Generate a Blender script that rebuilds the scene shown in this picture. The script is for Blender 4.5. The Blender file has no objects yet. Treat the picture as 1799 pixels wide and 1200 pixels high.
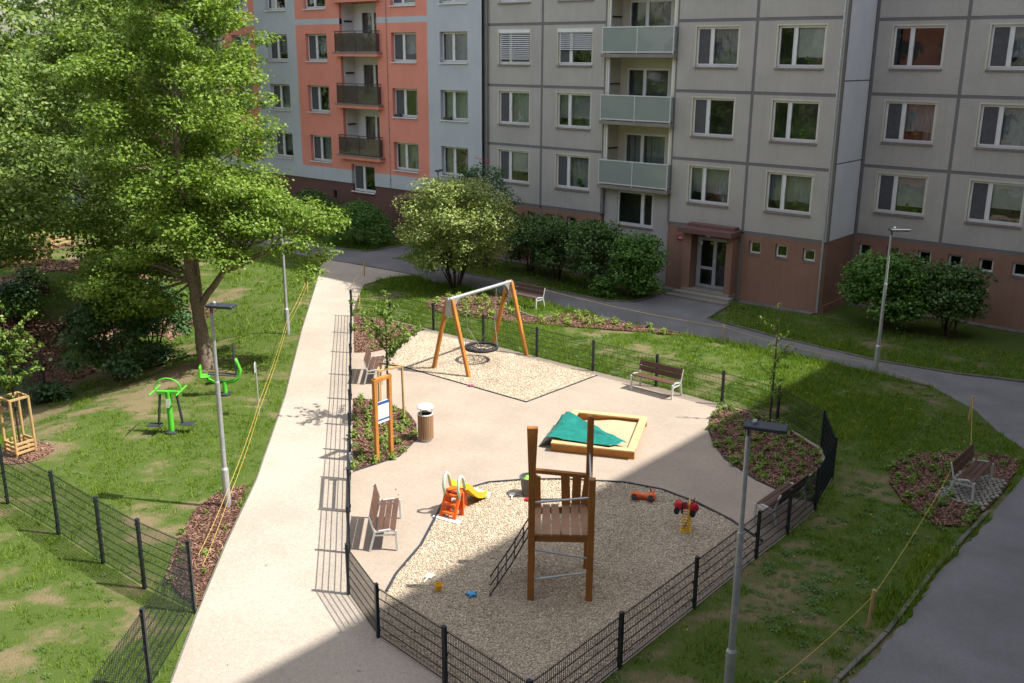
import bpy, math, random
import numpy as np
from mathutils import Vector, Matrix
random.seed(7)
SC = bpy.context.scene
COL = SC.collection

# ------------------------------------------------------------------ camera, sky, sun, exposure
SUN = Vector((0.59, 0.335, 1.0)).normalized()
cam_d = bpy.data.cameras.new('camera'); cam = bpy.data.objects.new('camera', cam_d); COL.objects.link(cam)
_p, _r, _y = math.radians(16.243), math.radians(0.318), math.radians(40.479)
_h = Vector((-math.sin(_y), math.cos(_y), 0)); _rt = Vector((math.cos(_y), math.sin(_y), 0)); _up = Vector((0, 0, 1))
_fw = _h*math.cos(_p) - _up*math.sin(_p); _u2 = _h*math.sin(_p) + _up*math.cos(_p)
_R = _rt*math.cos(_r) + _u2*math.sin(_r); _U = -_rt*math.sin(_r) + _u2*math.cos(_r)
cam.matrix_world = Matrix.Translation((0, 0, 9.87)) @ Matrix((_R, _U, -_fw)).transposed().to_4x4()
cam_d.sensor_width = 36; cam_d.lens = 34.46; cam_d.clip_end = 2000; cam_d.clip_start = 0.2
SC.camera = cam

W = bpy.data.worlds.new('World'); SC.world = W; W.use_nodes = True
nt = W.node_tree; nt.nodes.clear()
sky = nt.nodes.new('ShaderNodeTexSky'); sky.sky_type = 'NISHITA'; sky.sun_disc = False
sky.sun_elevation = math.asin(SUN.z); sky.sun_rotation = math.atan2(SUN.x, SUN.y)
sky.air_density = 1.2; sky.dust_density = 2.5; sky.ozone_density = 1.0
bg = nt.nodes.new('ShaderNodeBackground'); bg.inputs['Strength'].default_value = 0.15
wo = nt.nodes.new('ShaderNodeOutputWorld')
# broken white cloud all over the dome
tcw = nt.nodes.new('ShaderNodeTexCoord'); mpw = nt.nodes.new('ShaderNodeMapping'); mpw.inputs['Scale'].default_value = (1, 1, 2.2)
nt.links.new(tcw.outputs['Generated'], mpw.inputs[0])
cn = nt.nodes.new('ShaderNodeTexNoise'); cn.inputs['Scale'].default_value = 2.6; cn.inputs['Detail'].default_value = 7; cn.inputs['Roughness'].default_value = 0.55
nt.links.new(mpw.outputs[0], cn.inputs['Vector'])
cr = nt.nodes.new('ShaderNodeValToRGB'); cr.color_ramp.elements[0].position = 0.40; cr.color_ramp.elements[1].position = 0.60; nt.links.new(cn.outputs['Fac'], cr.inputs[0])
cm = nt.nodes.new('ShaderNodeMix'); cm.data_type = 'RGBA'; cm.inputs[7].default_value = (5.2, 5.2, 5.45, 1)
nt.links.new(cr.outputs[0], cm.inputs[0]); nt.links.new(sky.outputs[0], cm.inputs[6])
nt.links.new(cm.outputs[2], bg.inputs[0]); nt.links.new(bg.outputs[0], wo.inputs[0])

sl = bpy.data.lights.new('sun', 'SUN'); sl.energy = 4.5; sl.angle = math.radians(0.53); sl.color = (1.0, 0.95, 0.87)
so = bpy.data.objects.new('sun', sl); COL.objects.link(so)
so.rotation_euler = SUN.to_track_quat('Z', 'Y').to_euler(); so.location = (20, 30, 60)
SC.view_settings.view_transform = 'Standard'; SC.view_settings.look = 'None'
SC.view_settings.exposure = 0.84; SC.view_settings.gamma = 1.0
try:
    SC.cycles.use_denoising = True; SC.cycles.denoiser = 'OPENIMAGEDENOISE'
    SC.cycles.max_bounces = 7; SC.cycles.transparent_max_bounces = 16
    SC.cycles.sample_clamp_indirect = 6.0
    SC.cycles.caustics_reflective = False; SC.cycles.caustics_refractive = False
except Exception: pass

# ------------------------------------------------------------------ materials
MATS = {}
def _new(name):
    m = bpy.data.materials.new(name); m.use_nodes = True
    n = m.node_tree; n.nodes.clear(); MATS[name] = m
    o = n.nodes.new('ShaderNodeOutputMaterial')
    return m, n, o
def _pos(n, scale=(1, 1, 1)):
    g = n.nodes.new('ShaderNodeNewGeometry')
    if scale == (1, 1, 1): return g.outputs['Position']
    mp = n.nodes.new('ShaderNodeMapping'); mp.inputs['Scale'].default_value = scale
    n.links.new(g.outputs['Position'], mp.inputs['Vector']); return mp.outputs[0]
def _noise(n, vec, scale, detail=4, rough=0.6):
    t = n.nodes.new('ShaderNodeTexNoise'); t.inputs['Scale'].default_value = scale
    t.inputs['Detail'].default_value = detail; t.inputs['Roughness'].default_value = rough
    n.links.new(vec, t.inputs['Vector']); return t.outputs['Fac']
def _ramp(n, fac, stops):
    r = n.nodes.new('ShaderNodeValToRGB'); e = r.color_ramp.elements
    while len(e) < len(stops): e.new(0.5)
    for i, (p, c) in enumerate(stops):
        e[i].position = p; e[i].color = (c, c, c, 1) if isinstance(c, (int, float)) else (*c, 1)
    n.links.new(fac, r.inputs[0]); return r.outputs[0]
def _mix(n, fac, a, b, mode='MIX'):
    m = n.nodes.new('ShaderNodeMix'); m.data_type = 'RGBA'; m.blend_type = mode
    for sock, v in ((m.inputs[0], fac), (m.inputs[6], a), (m.inputs[7], b)):
        if isinstance(v, (int, float)): sock.default_value = v
        elif isinstance(v, tuple): sock.default_value = (*v, 1)
        else: n.links.new(v, sock)
    return m.outputs[2]
def _bsdf(n, o, col, rough=0.8, metal=0.0, bump=None, bstr=0.3, bdist=0.02, spec=0.5):
    b = n.nodes.new('ShaderNodeBsdfPrincipled')
    if isinstance(col, tuple): b.inputs['Base Color'].default_value = (*col, 1)
    else: n.links.new(col, b.inputs['Base Color'])
    if isinstance(rough, (int, float)): b.inputs['Roughness'].default_value = rough
    else: n.links.new(rough, b.inputs['Roughness'])
    b.inputs['Metallic'].default_value = metal; b.inputs['Specular IOR Level'].default_value = spec
    if bump is not None:
        bp = n.nodes.new('ShaderNodeBump'); bp.inputs['Strength'].default_value = bstr; bp.inputs['Distance'].default_value = bdist
        n.links.new(bump, bp.inputs['Height']); n.links.new(bp.outputs[0], b.inputs['Normal'])
    n.links.new(b.outputs[0], o.inputs[0]); return b
def mat_plain(name, c, rough=0.6, metal=0.0, var=0.15, scale=6.0, spec=0.4, bump=0.0):
    m, n, o = _new(name); v = _pos(n)
    f = _noise(n, v, scale, 5)
    d = tuple(x*(1-var) for x in c); l = tuple(min(1, x*(1+var)) for x in c)
    col = _ramp(n, f, [(0.3, d), (0.7, l)])
    _bsdf(n, o, col, rough, metal, f if bump else None, bump, 0.01, spec); return m
def mat_wood(name, c, var=0.35, rough=0.6):
    m, n, o = _new(name); v = _pos(n)
    tc = n.nodes.new('ShaderNodeTexCoord'); mp = n.nodes.new('ShaderNodeMapping'); mp.inputs['Scale'].default_value = (26, 26, 2.2)
    n.links.new(tc.outputs['Object'], mp.inputs[0])
    f = _noise(n, mp.outputs[0], 1.5, 6, 0.65); f2 = _noise(n, v, 2.3, 3)
    c1 = _ramp(n, f, [(0.25, tuple(x*(1-var) for x in c)), (0.55, c), (0.85, tuple(min(1, x*(1+var)) for x in c))])
    col = _mix(n, 0.35, c1, _ramp(n, f2, [(0.35, tuple(x*0.7 for x in c)), (0.65, tuple(min(1, x*1.25) for x in c))]))
    _bsdf(n, o, col, rough, 0, f, 0.25, 0.004, 0.35); return m
def mat_wall(name, c, dirt=0.25, grain=60, gstr=0.35, streak=0.25, rough=0.9):
    m, n, o = _new(name); v = _pos(n)
    a = _noise(n, v, 0.8, 5); b = _noise(n, v, grain, 3, 0.7); s = _noise(n, _pos(n, (4.5, 4.5, 0.25)), 1.6, 6, 0.65)
    base = _ramp(n, a, [(0.3, tuple(x*(1-dirt) for x in c)), (0.65, tuple(min(1, x*(1+dirt*0.35)) for x in c))])
    base = _mix(n, streak, base, _ramp(n, s, [(0.35, tuple(x*0.62 for x in c)), (0.6, c)]))
    base = _mix(n, gstr, base, _ramp(n, b, [(0.3, tuple(x*0.55 for x in c)), (0.7, tuple(min(1, x*1.35) for x in c))]))
    _bsdf(n, o, base, rough, 0, b, 0.35, 0.01, 0.2); return m
def mat_speckle(name, c, var=0.4, s1=70, s2=1.2, stain=0.15, bstr=0.4, vor=None):
    m, n, o = _new(name); v = _pos(n)
    fine = _noise(n, v, s1, 3, 0.7); mid = _noise(n, v, s1*0.25, 4, 0.7); big = _noise(n, v, s2, 5, 0.55)
    base = _ramp(n, fine, [(0.28, tuple(x*(1-var) for x in c)), (0.5, c), (0.75, tuple(min(1, x*(1+var*0.5)) for x in c))])
    base = _mix(n, 0.3, base, _ramp(n, mid, [(0.3, tuple(x*(1-var) for x in c)), (0.7, tuple(min(1, x*1.15) for x in c))]))
    base = _mix(n, 1.0, base, _ramp(n, big, [(0.3, 1-stain), (0.7, 1.0)]), 'MULTIPLY')
    _bsdf(n, o, base, 0.95, 0, fine, bstr, 0.01, 0.15); return m
def mat_island(name, stops, rough=0.8, transl=0.0, spec=0.3):
    m, n, o = _new(name)
    g = n.nodes.new('ShaderNodeNewGeometry'); f2 = _noise(n, g.outputs['Position'], 0.7, 3)
    mth = n.nodes.new('ShaderNodeMath'); mth.operation = 'MULTIPLY_ADD'; mth.inputs[1].default_value = 0.58
    n.links.new(g.outputs['Random Per Island'], mth.inputs[0])
    m2 = n.nodes.new('ShaderNodeMath'); m2.operation = 'MULTIPLY'; m2.inputs[1].default_value = 0.42
    n.links.new(f2, m2.inputs[0]); n.links.new(m2.outputs[0], mth.inputs[2])
    col = _ramp(n, mth.outputs[0], stops)
    b = _bsdf(n, o, col, rough, 0, None, spec=spec)
    if transl > 0:
        t = n.nodes.new('ShaderNodeBsdfTranslucent')
        tcol = _mix(n, 1.0, col, (1.0, 1.0, 0.45), 'MULTIPLY')
        n.links.new(tcol, t.inputs[0])
        mx = n.nodes.new('ShaderNodeMixShader'); mx.inputs[0].default_value = transl
        n.links.new(b.outputs[0], mx.inputs[1]); n.links.new(t.outputs[0], mx.inputs[2]); n.links.new(mx.outputs[0], o.inputs[0])
    return m
def mat_glass(name, tint=(0.75, 0.8, 0.8), base=0.10, power=3.0, trans=1.0, diff=None):
    m, n, o = _new(name)
    lw = n.nodes.new('ShaderNodeLayerWeight'); lw.inputs[0].default_value = 0.5
    p = n.nodes.new('ShaderNodeMath'); p.operation = 'POWER'; p.inputs[1].default_value = power
    n.links.new(lw.outputs['Facing'], p.inputs[0])
    a = n.nodes.new('ShaderNodeMath'); a.operation = 'MULTIPLY_ADD'; a.inputs[1].default_value = 0.8; a.inputs[2].default_value = base; a.use_clamp = True
    n.links.new(p.outputs[0], a.inputs[0])
    t = n.nodes.new('ShaderNodeBsdfTransparent'); t.inputs[0].default_value = (*tint, 1)
    g = n.nodes.new('ShaderNodeBsdfGlossy'); g.inputs['Roughness'].default_value = 0.015
    bp = n.nodes.new('ShaderNodeBump'); bp.inputs['Strength'].default_value = 0.12; bp.inputs['Distance'].default_value = 0.05
    n.links.new(_noise(n, _pos(n), 1.7, 2, 0.4), bp.inputs['Height']); n.links.new(bp.outputs[0], g.inputs['Normal'])
    src = t.outputs[0]
    if diff:
        d = n.nodes.new('ShaderNodeBsdfDiffuse'); d.inputs[0].default_value = (*diff, 1)
        mx0 = n.nodes.new('ShaderNodeMixShader'); mx0.inputs[0].default_value = 1-trans
        n.links.new(t.outputs[0], mx0.inputs[1]); n.links.new(d.outputs[0], mx0.inputs[2]); src = mx0.outputs[0]
    mx = n.nodes.new('ShaderNodeMixShader'); n.links.new(a.outputs[0], mx.inputs[0])
    n.links.new(src, mx.inputs[1]); n.links.new(g.outputs[0], mx.inputs[2]); n.links.new(mx.outputs[0], o.inputs[0]); return m
def mat_sheer(name, c, alpha):
    m, n, o = _new(name)
    v = _pos(n, (9, 1, 1)); f = _noise(n, v, 3.0, 4)
    d = n.nodes.new('ShaderNodeBsdfDiffuse'); n.links.new(_ramp(n, f, [(0.3, tuple(x*0.6 for x in c)), (0.7, c)]), d.inputs[0])
    t = n.nodes.new('ShaderNodeBsdfTransparent'); mx = n.nodes.new('ShaderNodeMixShader'); mx.inputs[0].default_value = alpha
    n.links.new(t.outputs[0], mx.inputs[1]); n.links.new(d.outputs[0], mx.inputs[2]); n.links.new(mx.outputs[0], o.inputs[0]); return m
def mat_ground():
    m, n, o = _new('lawn_soil'); v = _pos(n)
    at = n.nodes.new('ShaderNodeAttribute'); at.attribute_name = 'grass'
    f = _noise(n, v, 40, 4, 0.7); f2 = _noise(n, v, 5, 4)
    soil = _ramp(n, f, [(0.25, (0.08, 0.065, 0.035)), (0.55, (0.20, 0.162, 0.092)), (0.8, (0.34, 0.28, 0.17))])
    grn = _ramp(n, f, [(0.25, (0.03, 0.055, 0.012)), (0.55, (0.08, 0.12, 0.025)), (0.8, (0.15, 0.19, 0.05))])
    ad = n.nodes.new('ShaderNodeMath'); ad.operation = 'MULTIPLY_ADD'; ad.inputs[1].default_value = 0.8; ad.inputs[2].default_value = -0.4
    n.links.new(f2, ad.inputs[0])
    a2 = n.nodes.new('ShaderNodeMath'); a2.operation = 'ADD'; n.links.new(at.outputs['Fac'], a2.inputs[0]); n.links.new(ad.outputs[0], a2.inputs[1])
    k = _ramp(n, a2.outputs[0], [(0.25, 0.0), (0.6, 1.0)])
    _bsdf(n, o, _mix(n, k, soil, grn), 0.95, 0, f, 0.6, 0.03, 0.1); return m

mat_ground()
mat_speckle('path_gravel', (0.455, 0.40, 0.335), 0.30, 38, 0.45, 0.2, 0.3)
mat_speckle('play_surface', (0.41, 0.34, 0.275), 0.34, 40, 0.6, 0.18, 0.35)
mat_speckle('asphalt', (0.215, 0.212, 0.215), 0.28, 60, 0.7, 0.28, 0.3)
mat_speckle('pit_base', (0.55, 0.47, 0.36), 0.55, 26, 1.0, 0.15, 0.8)
mat_speckle('mulch_base', (0.085, 0.045, 0.028), 0.6, 30, 2.0, 0.25, 0.9)
mat_speckle('kerb_stone', (0.21, 0.195, 0.165), 0.4, 40, 1.5, 0.4, 0.5)
mat_speckle('cobble_stone', (0.36, 0.35, 0.31), 0.4, 50, 3.5, 0.35, 0.5)
mat_speckle('sand', (0.52, 0.41, 0.26), 0.2, 80, 2.0, 0.1, 0.4)
mat_island('pebble', [(0.15, (0.22, 0.16, 0.11)), (0.35, (0.44, 0.36, 0.26)), (0.6, (0.60, 0.51, 0.39)), (0.85, (0.80, 0.72, 0.58))], 0.85)
mat_island('bark_chip', [(0.1, (0.05, 0.028, 0.02)), (0.4, (0.15, 0.08, 0.055)), (0.7, (0.28, 0.16, 0.115)), (0.95, (0.45, 0.31, 0.23))], 0.9)
mat_island('grass_blade', [(0.15, (0.06, 0.13, 0.014)), (0.45, (0.13, 0.26, 0.022)), (0.65, (0.26, 0.39, 0.035)), (0.88, (0.46, 0.46, 0.14))], 0.7, 0.45)
mat_island('weed_leaf', [(0.1, (0.05, 0.11, 0.02)), (0.6, (0.11, 0.20, 0.05)), (0.95, (0.22, 0.30, 0.12))], 0.7, 0.3)
mat_plain('dandelion_yellow', (0.75, 0.55, 0.03), 0.8)
mat_island('leaf_tree', [(0.15, (0.08, 0.15, 0.014)), (0.4, (0.15, 0.26, 0.032)), (0.65, (0.245, 0.375, 0.055)), (0.9, (0.39, 0.48, 0.12))], 0.5, 0.42, 0.4)
mat_island('leaf_far', [(0.15, (0.06, 0.115, 0.025)), (0.4, (0.13, 0.21, 0.045)), (0.65, (0.21, 0.305, 0.07)), (0.9, (0.36, 0.42, 0.15))], 0.6, 0.36)
mat_island('leaf_russet', [(0.1, (0.12, 0.08, 0.03)), (0.5, (0.26, 0.17, 0.07)), (0.95, (0.36, 0.28, 0.13))], 0.6, 0.3)
mat_island('leaf_hedge', [(0.15, (0.03, 0.075, 0.015)), (0.5, (0.075, 0.16, 0.03)), (0.9, (0.15, 0.26, 0.055))], 0.45, 0.2, 0.5)
mat_island('leaf_round', [(0.15, (0.04, 0.11, 0.015)), (0.5, (0.09, 0.21, 0.03)), (0.9, (0.17, 0.33, 0.055))], 0.5, 0.2, 0.4)
mat_island('leaf_pale', [(0.15, (0.12, 0.18, 0.04)), (0.4, (0.25, 0.33, 0.08)), (0.7, (0.40, 0.46, 0.17)), (0.9, (0.55, 0.55, 0.32))], 0.6, 0.32)
mat_island('leaf_blue', [(0.1, (0.03, 0.08, 0.03)), (0.5, (0.06, 0.14, 0.045)), (0.95, (0.12, 0.21, 0.075))], 0.5, 0.25)
mat_island('leaf_sapling', [(0.1, (0.08, 0.15, 0.025)), (0.5, (0.18, 0.29, 0.055)), (0.95, (0.33, 0.42, 0.13))], 0.55, 0.35)
mat_island('leaf_bed', [(0.15, (0.08, 0.16, 0.025)), (0.5, (0.19, 0.31, 0.055)), (0.9, (0.38, 0.45, 0.12))], 0.6, 0.3)
mat_island('leaf_bed_lime', [(0.15, (0.13, 0.20, 0.03)), (0.5, (0.25, 0.34, 0.06)), (0.9, (0.40, 0.45, 0.14))], 0.6, 0.3)
mat_plain('bark', (0.20, 0.16, 0.125), 0.95, 0, 0.45, 14, 0.1, 0.8)
mat_plain('bark_dark', (0.075, 0.055, 0.042), 0.95, 0, 0.4, 16, 0.1, 0.6)
mat_wall('panel_concrete', (0.465, 0.44, 0.405), 0.2, 40, 0.4, 0.24)
mat_wall('joint_grey', (0.20, 0.19, 0.19), 0.15, 30, 0.2, 0.1)
mat_wall('plinth_red', (0.31, 0.178, 0.128), 0.22, 30, 0.15, 0.25)
mat_wall('plinth_brown', (0.155, 0.085, 0.07), 0.15, 30, 0.12, 0.15)
mat_wall('plaster_orange', (0.76, 0.29, 0.215), 0.1, 40, 0.08, 0.08)
mat_wall('plaster_blue_grey', (0.50, 0.53, 0.56), 0.08, 40, 0.08, 0.1)
mat_wall('plaster_terracotta', (0.34, 0.13, 0.08), 0.08, 40, 0.08, 0.08)
mat_wall('plaster_pale', (0.74, 0.75, 0.74), 0.08, 40, 0.08, 0.1)
mat_wall('plaster_cream', (0.62, 0.585, 0.46), 0.1, 40, 0.08, 0.15)
mat_wall('concrete_raw', (0.27, 0.25, 0.22), 0.35, 30, 0.3, 0.5)
mat_wall('concrete_step', (0.33, 0.30, 0.255), 0.4, 30, 0.3, 0.2)
mat_wall('sheet_white', (0.80, 0.82, 0.85), 0.06, 20, 0.04, 0.06, 0.5)
mat_plain('pvc_white', (0.74, 0.74, 0.73), 0.35, 0, 0.05, 3)
mat_plain('sill_brown', (0.24, 0.20, 0.18), 0.6, 0, 0.25, 9)
mat_plain('sill_white', (0.70, 0.69, 0.67), 0.5, 0, 0.12, 9)
mat_plain('room_dark', (0.15, 0.145, 0.14), 0.9, 0, 0.3, 1.1)  # dark tone puts the dimness of the rooms behind the windows into the colour
mat_plain('screen_mesh', (0.085, 0.085, 0.09), 0.8)
mat_glass('window_glass', (0.84, 0.87, 0.87), 0.06, 3.0)
mat_glass('smoked_glass', (0.50, 0.44, 0.41), 0.05, 3.0, 0.62, (0.17, 0.14, 0.13))
mat_glass('frosted_glass', (0.55, 0.62, 0.58), 0.07, 3.0, 0.18, (0.33, 0.38, 0.36))
mat_sheer('curtain_white', (0.75, 0.76, 0.76), 0.62)
mat_sheer('curtain_beige', (0.62, 0.54, 0.40), 0.85)
mat_sheer('curtain_green', (0.30, 0.40, 0.30), 0.85)
mat_sheer('curtain_grey', (0.34, 0.33, 0.32), 0.9)
mat_plain('blind_pale', (0.55, 0.53, 0.50), 0.8, 0, 0.1, 4)
mat_plain('alu_grey', (0.42, 0.44, 0.46), 0.45, 0.25, 0.1, 5)
mat_plain('galvanised', (0.50, 0.53, 0.55), 0.42, 0.55, 0.14, 7)
mat_plain('frame_grey', (0.60, 0.61, 0.61), 0.45, 0.1, 0.08, 8)
mat_plain('anthracite', (0.022, 0.028, 0.034), 0.45, 0.1, 0.2, 9)
mat_plain('lamp_head_grey', (0.045, 0.053, 0.066), 0.4, 0.2, 0.2, 9)
mat_plain('rail_brown', (0.075, 0.058, 0.052), 0.5)
mat_wood('bench_wood', (0.105, 0.056, 0.04), 0.3)
mat_wood('bench_wood_light', (0.26, 0.12, 0.065), 0.3)
mat_wood('post_wood', (0.47, 0.20, 0.042), 0.3)
mat_wood('tower_wood', (0.36, 0.15, 0.038), 0.3)
mat_wood('bin_wood', (0.36, 0.22, 0.13), 0.25)
mat_wood('tower_deck', (0.33, 0.19, 0.11), 0.25)
mat_wood('stake_wood', (0.52, 0.35, 0.16), 0.25)
mat_wood('sandbox_wood', (0.62, 0.42, 0.22), 0.25)
mat_plain('tarp_green', (0.014, 0.19, 0.16), 0.35, 0, 0.2, 5)
mat_plain('rope_black', (0.018, 0.018, 0.02), 0.8)
mat_plain('rope_grey', (0.25, 0.25, 0.25), 0.8)
mat_plain('cord_yellow', (0.60, 0.42, 0.09), 0.6)
mat_plain('gym_green', (0.10, 0.55, 0.045), 0.35, 0, 0.08)
mat_plain('gym_dark', (0.04, 0.047, 0.06), 0.45)
mat_plain('toy_orange', (0.80, 0.14, 0.02), 0.35, 0, 0.1)
mat_plain('toy_yellow', (0.85, 0.52, 0.03), 0.35, 0, 0.1)
mat_plain('toy_mint', (0.50, 0.72, 0.55), 0.35, 0, 0.05)
mat_plain('toy_white', (0.72, 0.76, 0.72), 0.35, 0, 0.05)
mat_plain('toy_red', (0.52, 0.02, 0.035), 0.3, 0, 0.1)
mat_plain('toy_blue', (0.05, 0.30, 0.60), 0.35)
mat_plain('toy_pink', (0.65, 0.20, 0.32), 0.35)
mat_plain('lime_plastic', (0.35, 0.80, 0.10), 0.35)
mat_plain('bucket_grey', (0.10, 0.11, 0.105), 0.5)
mat_plain('rubber_black', (0.02, 0.02, 0.022), 0.7)
mat_plain('sign_white', (0.80, 0.81, 0.82), 0.4, 0, 0.03)
mat_plain('sign_blue', (0.03, 0.10, 0.35), 0.4)
mat_plain('sign_red', (0.33, 0.03, 0.045), 0.4)
mat_plain('canopy_brown', (0.16, 0.085, 0.08), 0.6)
mat_plain('lamp_globe', (0.8, 0.78, 0.7), 0.3)
mat_plain('roof_tar', (0.07, 0.07, 0.07), 0.9)

# ------------------------------------------------------------------ mesh helpers
class MB:
    def __init__(s): s.v = []; s.f = []
    def add(s, vs, fs):
        b = len(s.v); s.v += [tuple(q) for q in vs]; s.f += [tuple(i+b for i in f) for f in fs]; return s
    def box(s, x0, x1, y0, y1, z0, z1, m=None):
        vs = [Vector(q) for q in ((x0, y0, z0), (x1, y0, z0), (x1, y1, z0), (x0, y1, z0), (x0, y0, z1), (x1, y0, z1), (x1, y1, z1), (x0, y1, z1))]
        if m is not None: vs = [m @ q for q in vs]
        return s.add(vs, [(0, 3, 2, 1), (4, 5, 6, 7), (0, 1, 5, 4), (1, 2, 6, 5), (2, 3, 7, 6), (3, 0, 4, 7)])
    def bar(s, a, b, w, h, up=(0, 0, 1), w2=None, h2=None):      # rectangular bar from a to b
        a = Vector(a); b = Vector(b); d = (b-a).normalized(); u = Vector(up)
        if abs(d.dot(u)) > 0.99: u = Vector((0, 1, 0))
        sd = d.cross(u).normalized(); u = sd.cross(d)
        w2 = w if w2 is None else w2; h2 = h if h2 is None else h2
        vs = []
        for c, ww, hh in ((a, w, h), (b, w2, h2)):
            for i, j in ((-1, -1), (1, -1), (1, 1), (-1, 1)): vs.append(c + sd*(i*ww/2) + u*(j*hh/2))
        return s.add(vs, [(0, 3, 2, 1), (4, 5, 6, 7), (0, 1, 5, 4), (1, 2, 6, 5), (2, 3, 7, 6), (3, 0, 4, 7)])
    def tube(s, pts, r, n=8, caps=True):
        pts = [Vector(q) for q in pts]; k = len(pts)
        rs = r if isinstance(r, (list, tuple)) else [r]*k
        d0 = (pts[1]-pts[0]).normalized(); u = Vector((0, 0, 1)) if abs(d0.z) < 0.9 else Vector((1, 0, 0))
        vs = []
        for i, q in enumerate(pts):
            d = (pts[min(i+1, k-1)] - pts[max(i-1, 0)]).normalized()
            sd = d.cross(u)
            if sd.length < 1e-4: sd = d.orthogonal()
            sd.normalize(); u = sd.cross(d).normalized()
            for j in range(n):
                a = 2*math.pi*j/n; vs.append(q + (sd*math.cos(a) + u*math.sin(a))*rs[i])
        fs = [(i*n+j, i*n+(j+1) % n, (i+1)*n+(j+1) % n, (i+1)*n+j) for i in range(k-1) for j in range(n)]
        if caps: fs += [tuple(range(n-1, -1, -1)), tuple(range((k-1)*n, k*n))]
        return s.add(vs, fs)
    def ring(s, c, R, r, n=28, m=8, mat=None, sz=1.0):
        vs = []; fs = []
        for i in range(n):
            a = 2*math.pi*i/n
            for j in range(m):
                b = 2*math.pi*j/m; q = Vector(((R+r*math.cos(b))*math.cos(a), (R+r*math.cos(b))*math.sin(a), r*sz*math.sin(b)))
                vs.append(Vector(c) + (mat @ q if mat else q))
        for i in range(n):
            for j in range(m): fs.append((i*m+j, ((i+1) % n)*m+j, ((i+1) % n)*m+(j+1) % m, i*m+(j+1) % m))
        return s.add(vs, fs)
    def lathe(s, prof, n=24, c=(0, 0, 0)):
        vs = []; fs = []; k = len(prof)
        for r, z in prof:
            for j in range(n):
                a = 2*math.pi*j/n; vs.append((c[0]+r*math.cos(a), c[1]+r*math.sin(a), c[2]+z))
        for i in range(k-1):
            for j in range(n): fs.append((i*n+j, i*n+(j+1) % n, (i+1)*n+(j+1) % n, (i+1)*n+j))
        fs += [tuple(range(n-1, -1, -1)), tuple(range((k-1)*n, k*n))]
        return s.add(vs, fs)
    def prism(s, poly, z0, z1):
        n = len(poly); vs = [(x, y, z0) for x, y in poly] + [(x, y, z1) for x, y in poly]
        return s.add(vs, [tuple(range(n-1, -1, -1)), tuple(range(n, 2*n))] + [(i, (i+1) % n, n+(i+1) % n, n+i) for i in range(n)])
    def mesh(s, name, mat, smooth=False):
        me = bpy.data.meshes.new(name); me.from_pydata(s.v, [], s.f); me.materials.append(MATS[mat])
        if smooth: me.polygons.foreach_set('use_smooth', [True]*len(me.polygons))
        me.update(); return me
    def build(s, name, mat, parent=None, loc=None, smooth=False, bevel=0):
        return link(name, s.mesh(name, mat, smooth), parent, loc, bevel)
def link(name, me, parent=None, loc=None, bevel=0, rz=0):
    o = bpy.data.objects.new(name, me); COL.objects.link(o); o.parent = parent
    if loc: o.location = loc
    if rz: o.rotation_euler = (0, 0, rz)
    if bevel:
        b = o.modifiers.new('bevel', 'BEVEL'); b.width = bevel; b.segments = 1; b.limit_method = 'ANGLE'
    return o
def tag(o, label, cat, group=None):
    o['label'] = label; o['category'] = cat
    if group: o['group'] = group
    return o
def thing(name, label, cat, loc=(0, 0, 0), rz=0, group=None):
    o = bpy.data.objects.new(name, None); COL.objects.link(o); o.location = loc; o.rotation_euler = (0, 0, rz)
    o.empty_display_size = 0.2
    return tag(o, label, cat, group)
def kind(o, k): o['kind'] = k; return o
def dup(root, loc, rz, label, scale=None):
    def cp(o, par):
        c = o.copy(); COL.objects.link(c); c.parent = par
        for ch in [q for q in ALL_CHILD.get(o.name, [])]: cp(ch, c)
        return c
    r = cp(root, None); r.location = loc; r.rotation_euler = (0, 0, rz); r['label'] = label
    if scale: r.scale = scale
    return r
ALL_CHILD = {}
def index_children(root):
    ALL_CHILD[root.name] = list(root.children)
    for c in root.children: index_children(c)
def np_mesh(name, V, F, mat):          # V (n,3); F (m,k) fast mesh
    me = bpy.data.meshes.new(name); V = np.asarray(V, np.float32); F = np.asarray(F, np.int32); k = F.shape[1]
    me.vertices.add(len(V)); me.vertices.foreach_set('co', V.ravel())
    me.loops.add(F.size); me.loops.foreach_set('vertex_index', F.ravel())
    me.polygons.add(len(F)); me.polygons.foreach_set('loop_start', np.arange(0, F.size, k, dtype=np.int32))
    me.polygons.foreach_set('loop_total', np.full(len(F), k, np.int32))
    me.materials.append(MATS[mat]); me.update(calc_edges=True); return me
def rotmats(n, rng, nrm=None, spread=0.6):
    # random frames whose z axis lies around nrm (n,3)
    z = rng.normal(size=(n, 3))*spread
    z += nrm if nrm is not None else np.array([0, 0, 1.0])
    z /= np.linalg.norm(z, axis=1, keepdims=True)+1e-9
    t = rng.normal(size=(n, 3)); x = np.cross(t, z); x /= np.linalg.norm(x, axis=1, keepdims=True)+1e-9
    y = np.cross(z, x); return np.stack([x, y, z], 2)
def scatter(name, tv, tf, P, Rm, S, mat):
    tv = np.asarray(tv, float); n = len(P); S = np.asarray(S, float)
    if S.ndim == 1: S = S[:, None]
    loc = tv[None]*S[:, None, :]
    V = np.einsum('nij,nkj->nki', Rm, loc) + P[:, None, :]
    F = (np.asarray(tf)[None] + (np.arange(n)*len(tv))[:, None, None]).reshape(-1, len(tf[0]))
    return np_mesh(name, V.reshape(-1, 3), F, mat)
LEAF_V = [(-0.5, 0, 0.0), (0, 0.34, 0.10), (0.5, 0, 0.0), (0, -0.34, 0.10)]; LEAF_F = [(0, 2, 1), (0, 3, 2)]
OCT_V = [(1, 0, 0), (0, 1, 0), (-1, 0, 0), (0, -1, 0), (0, 0, 0.6), (0, 0, -0.6)]
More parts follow.
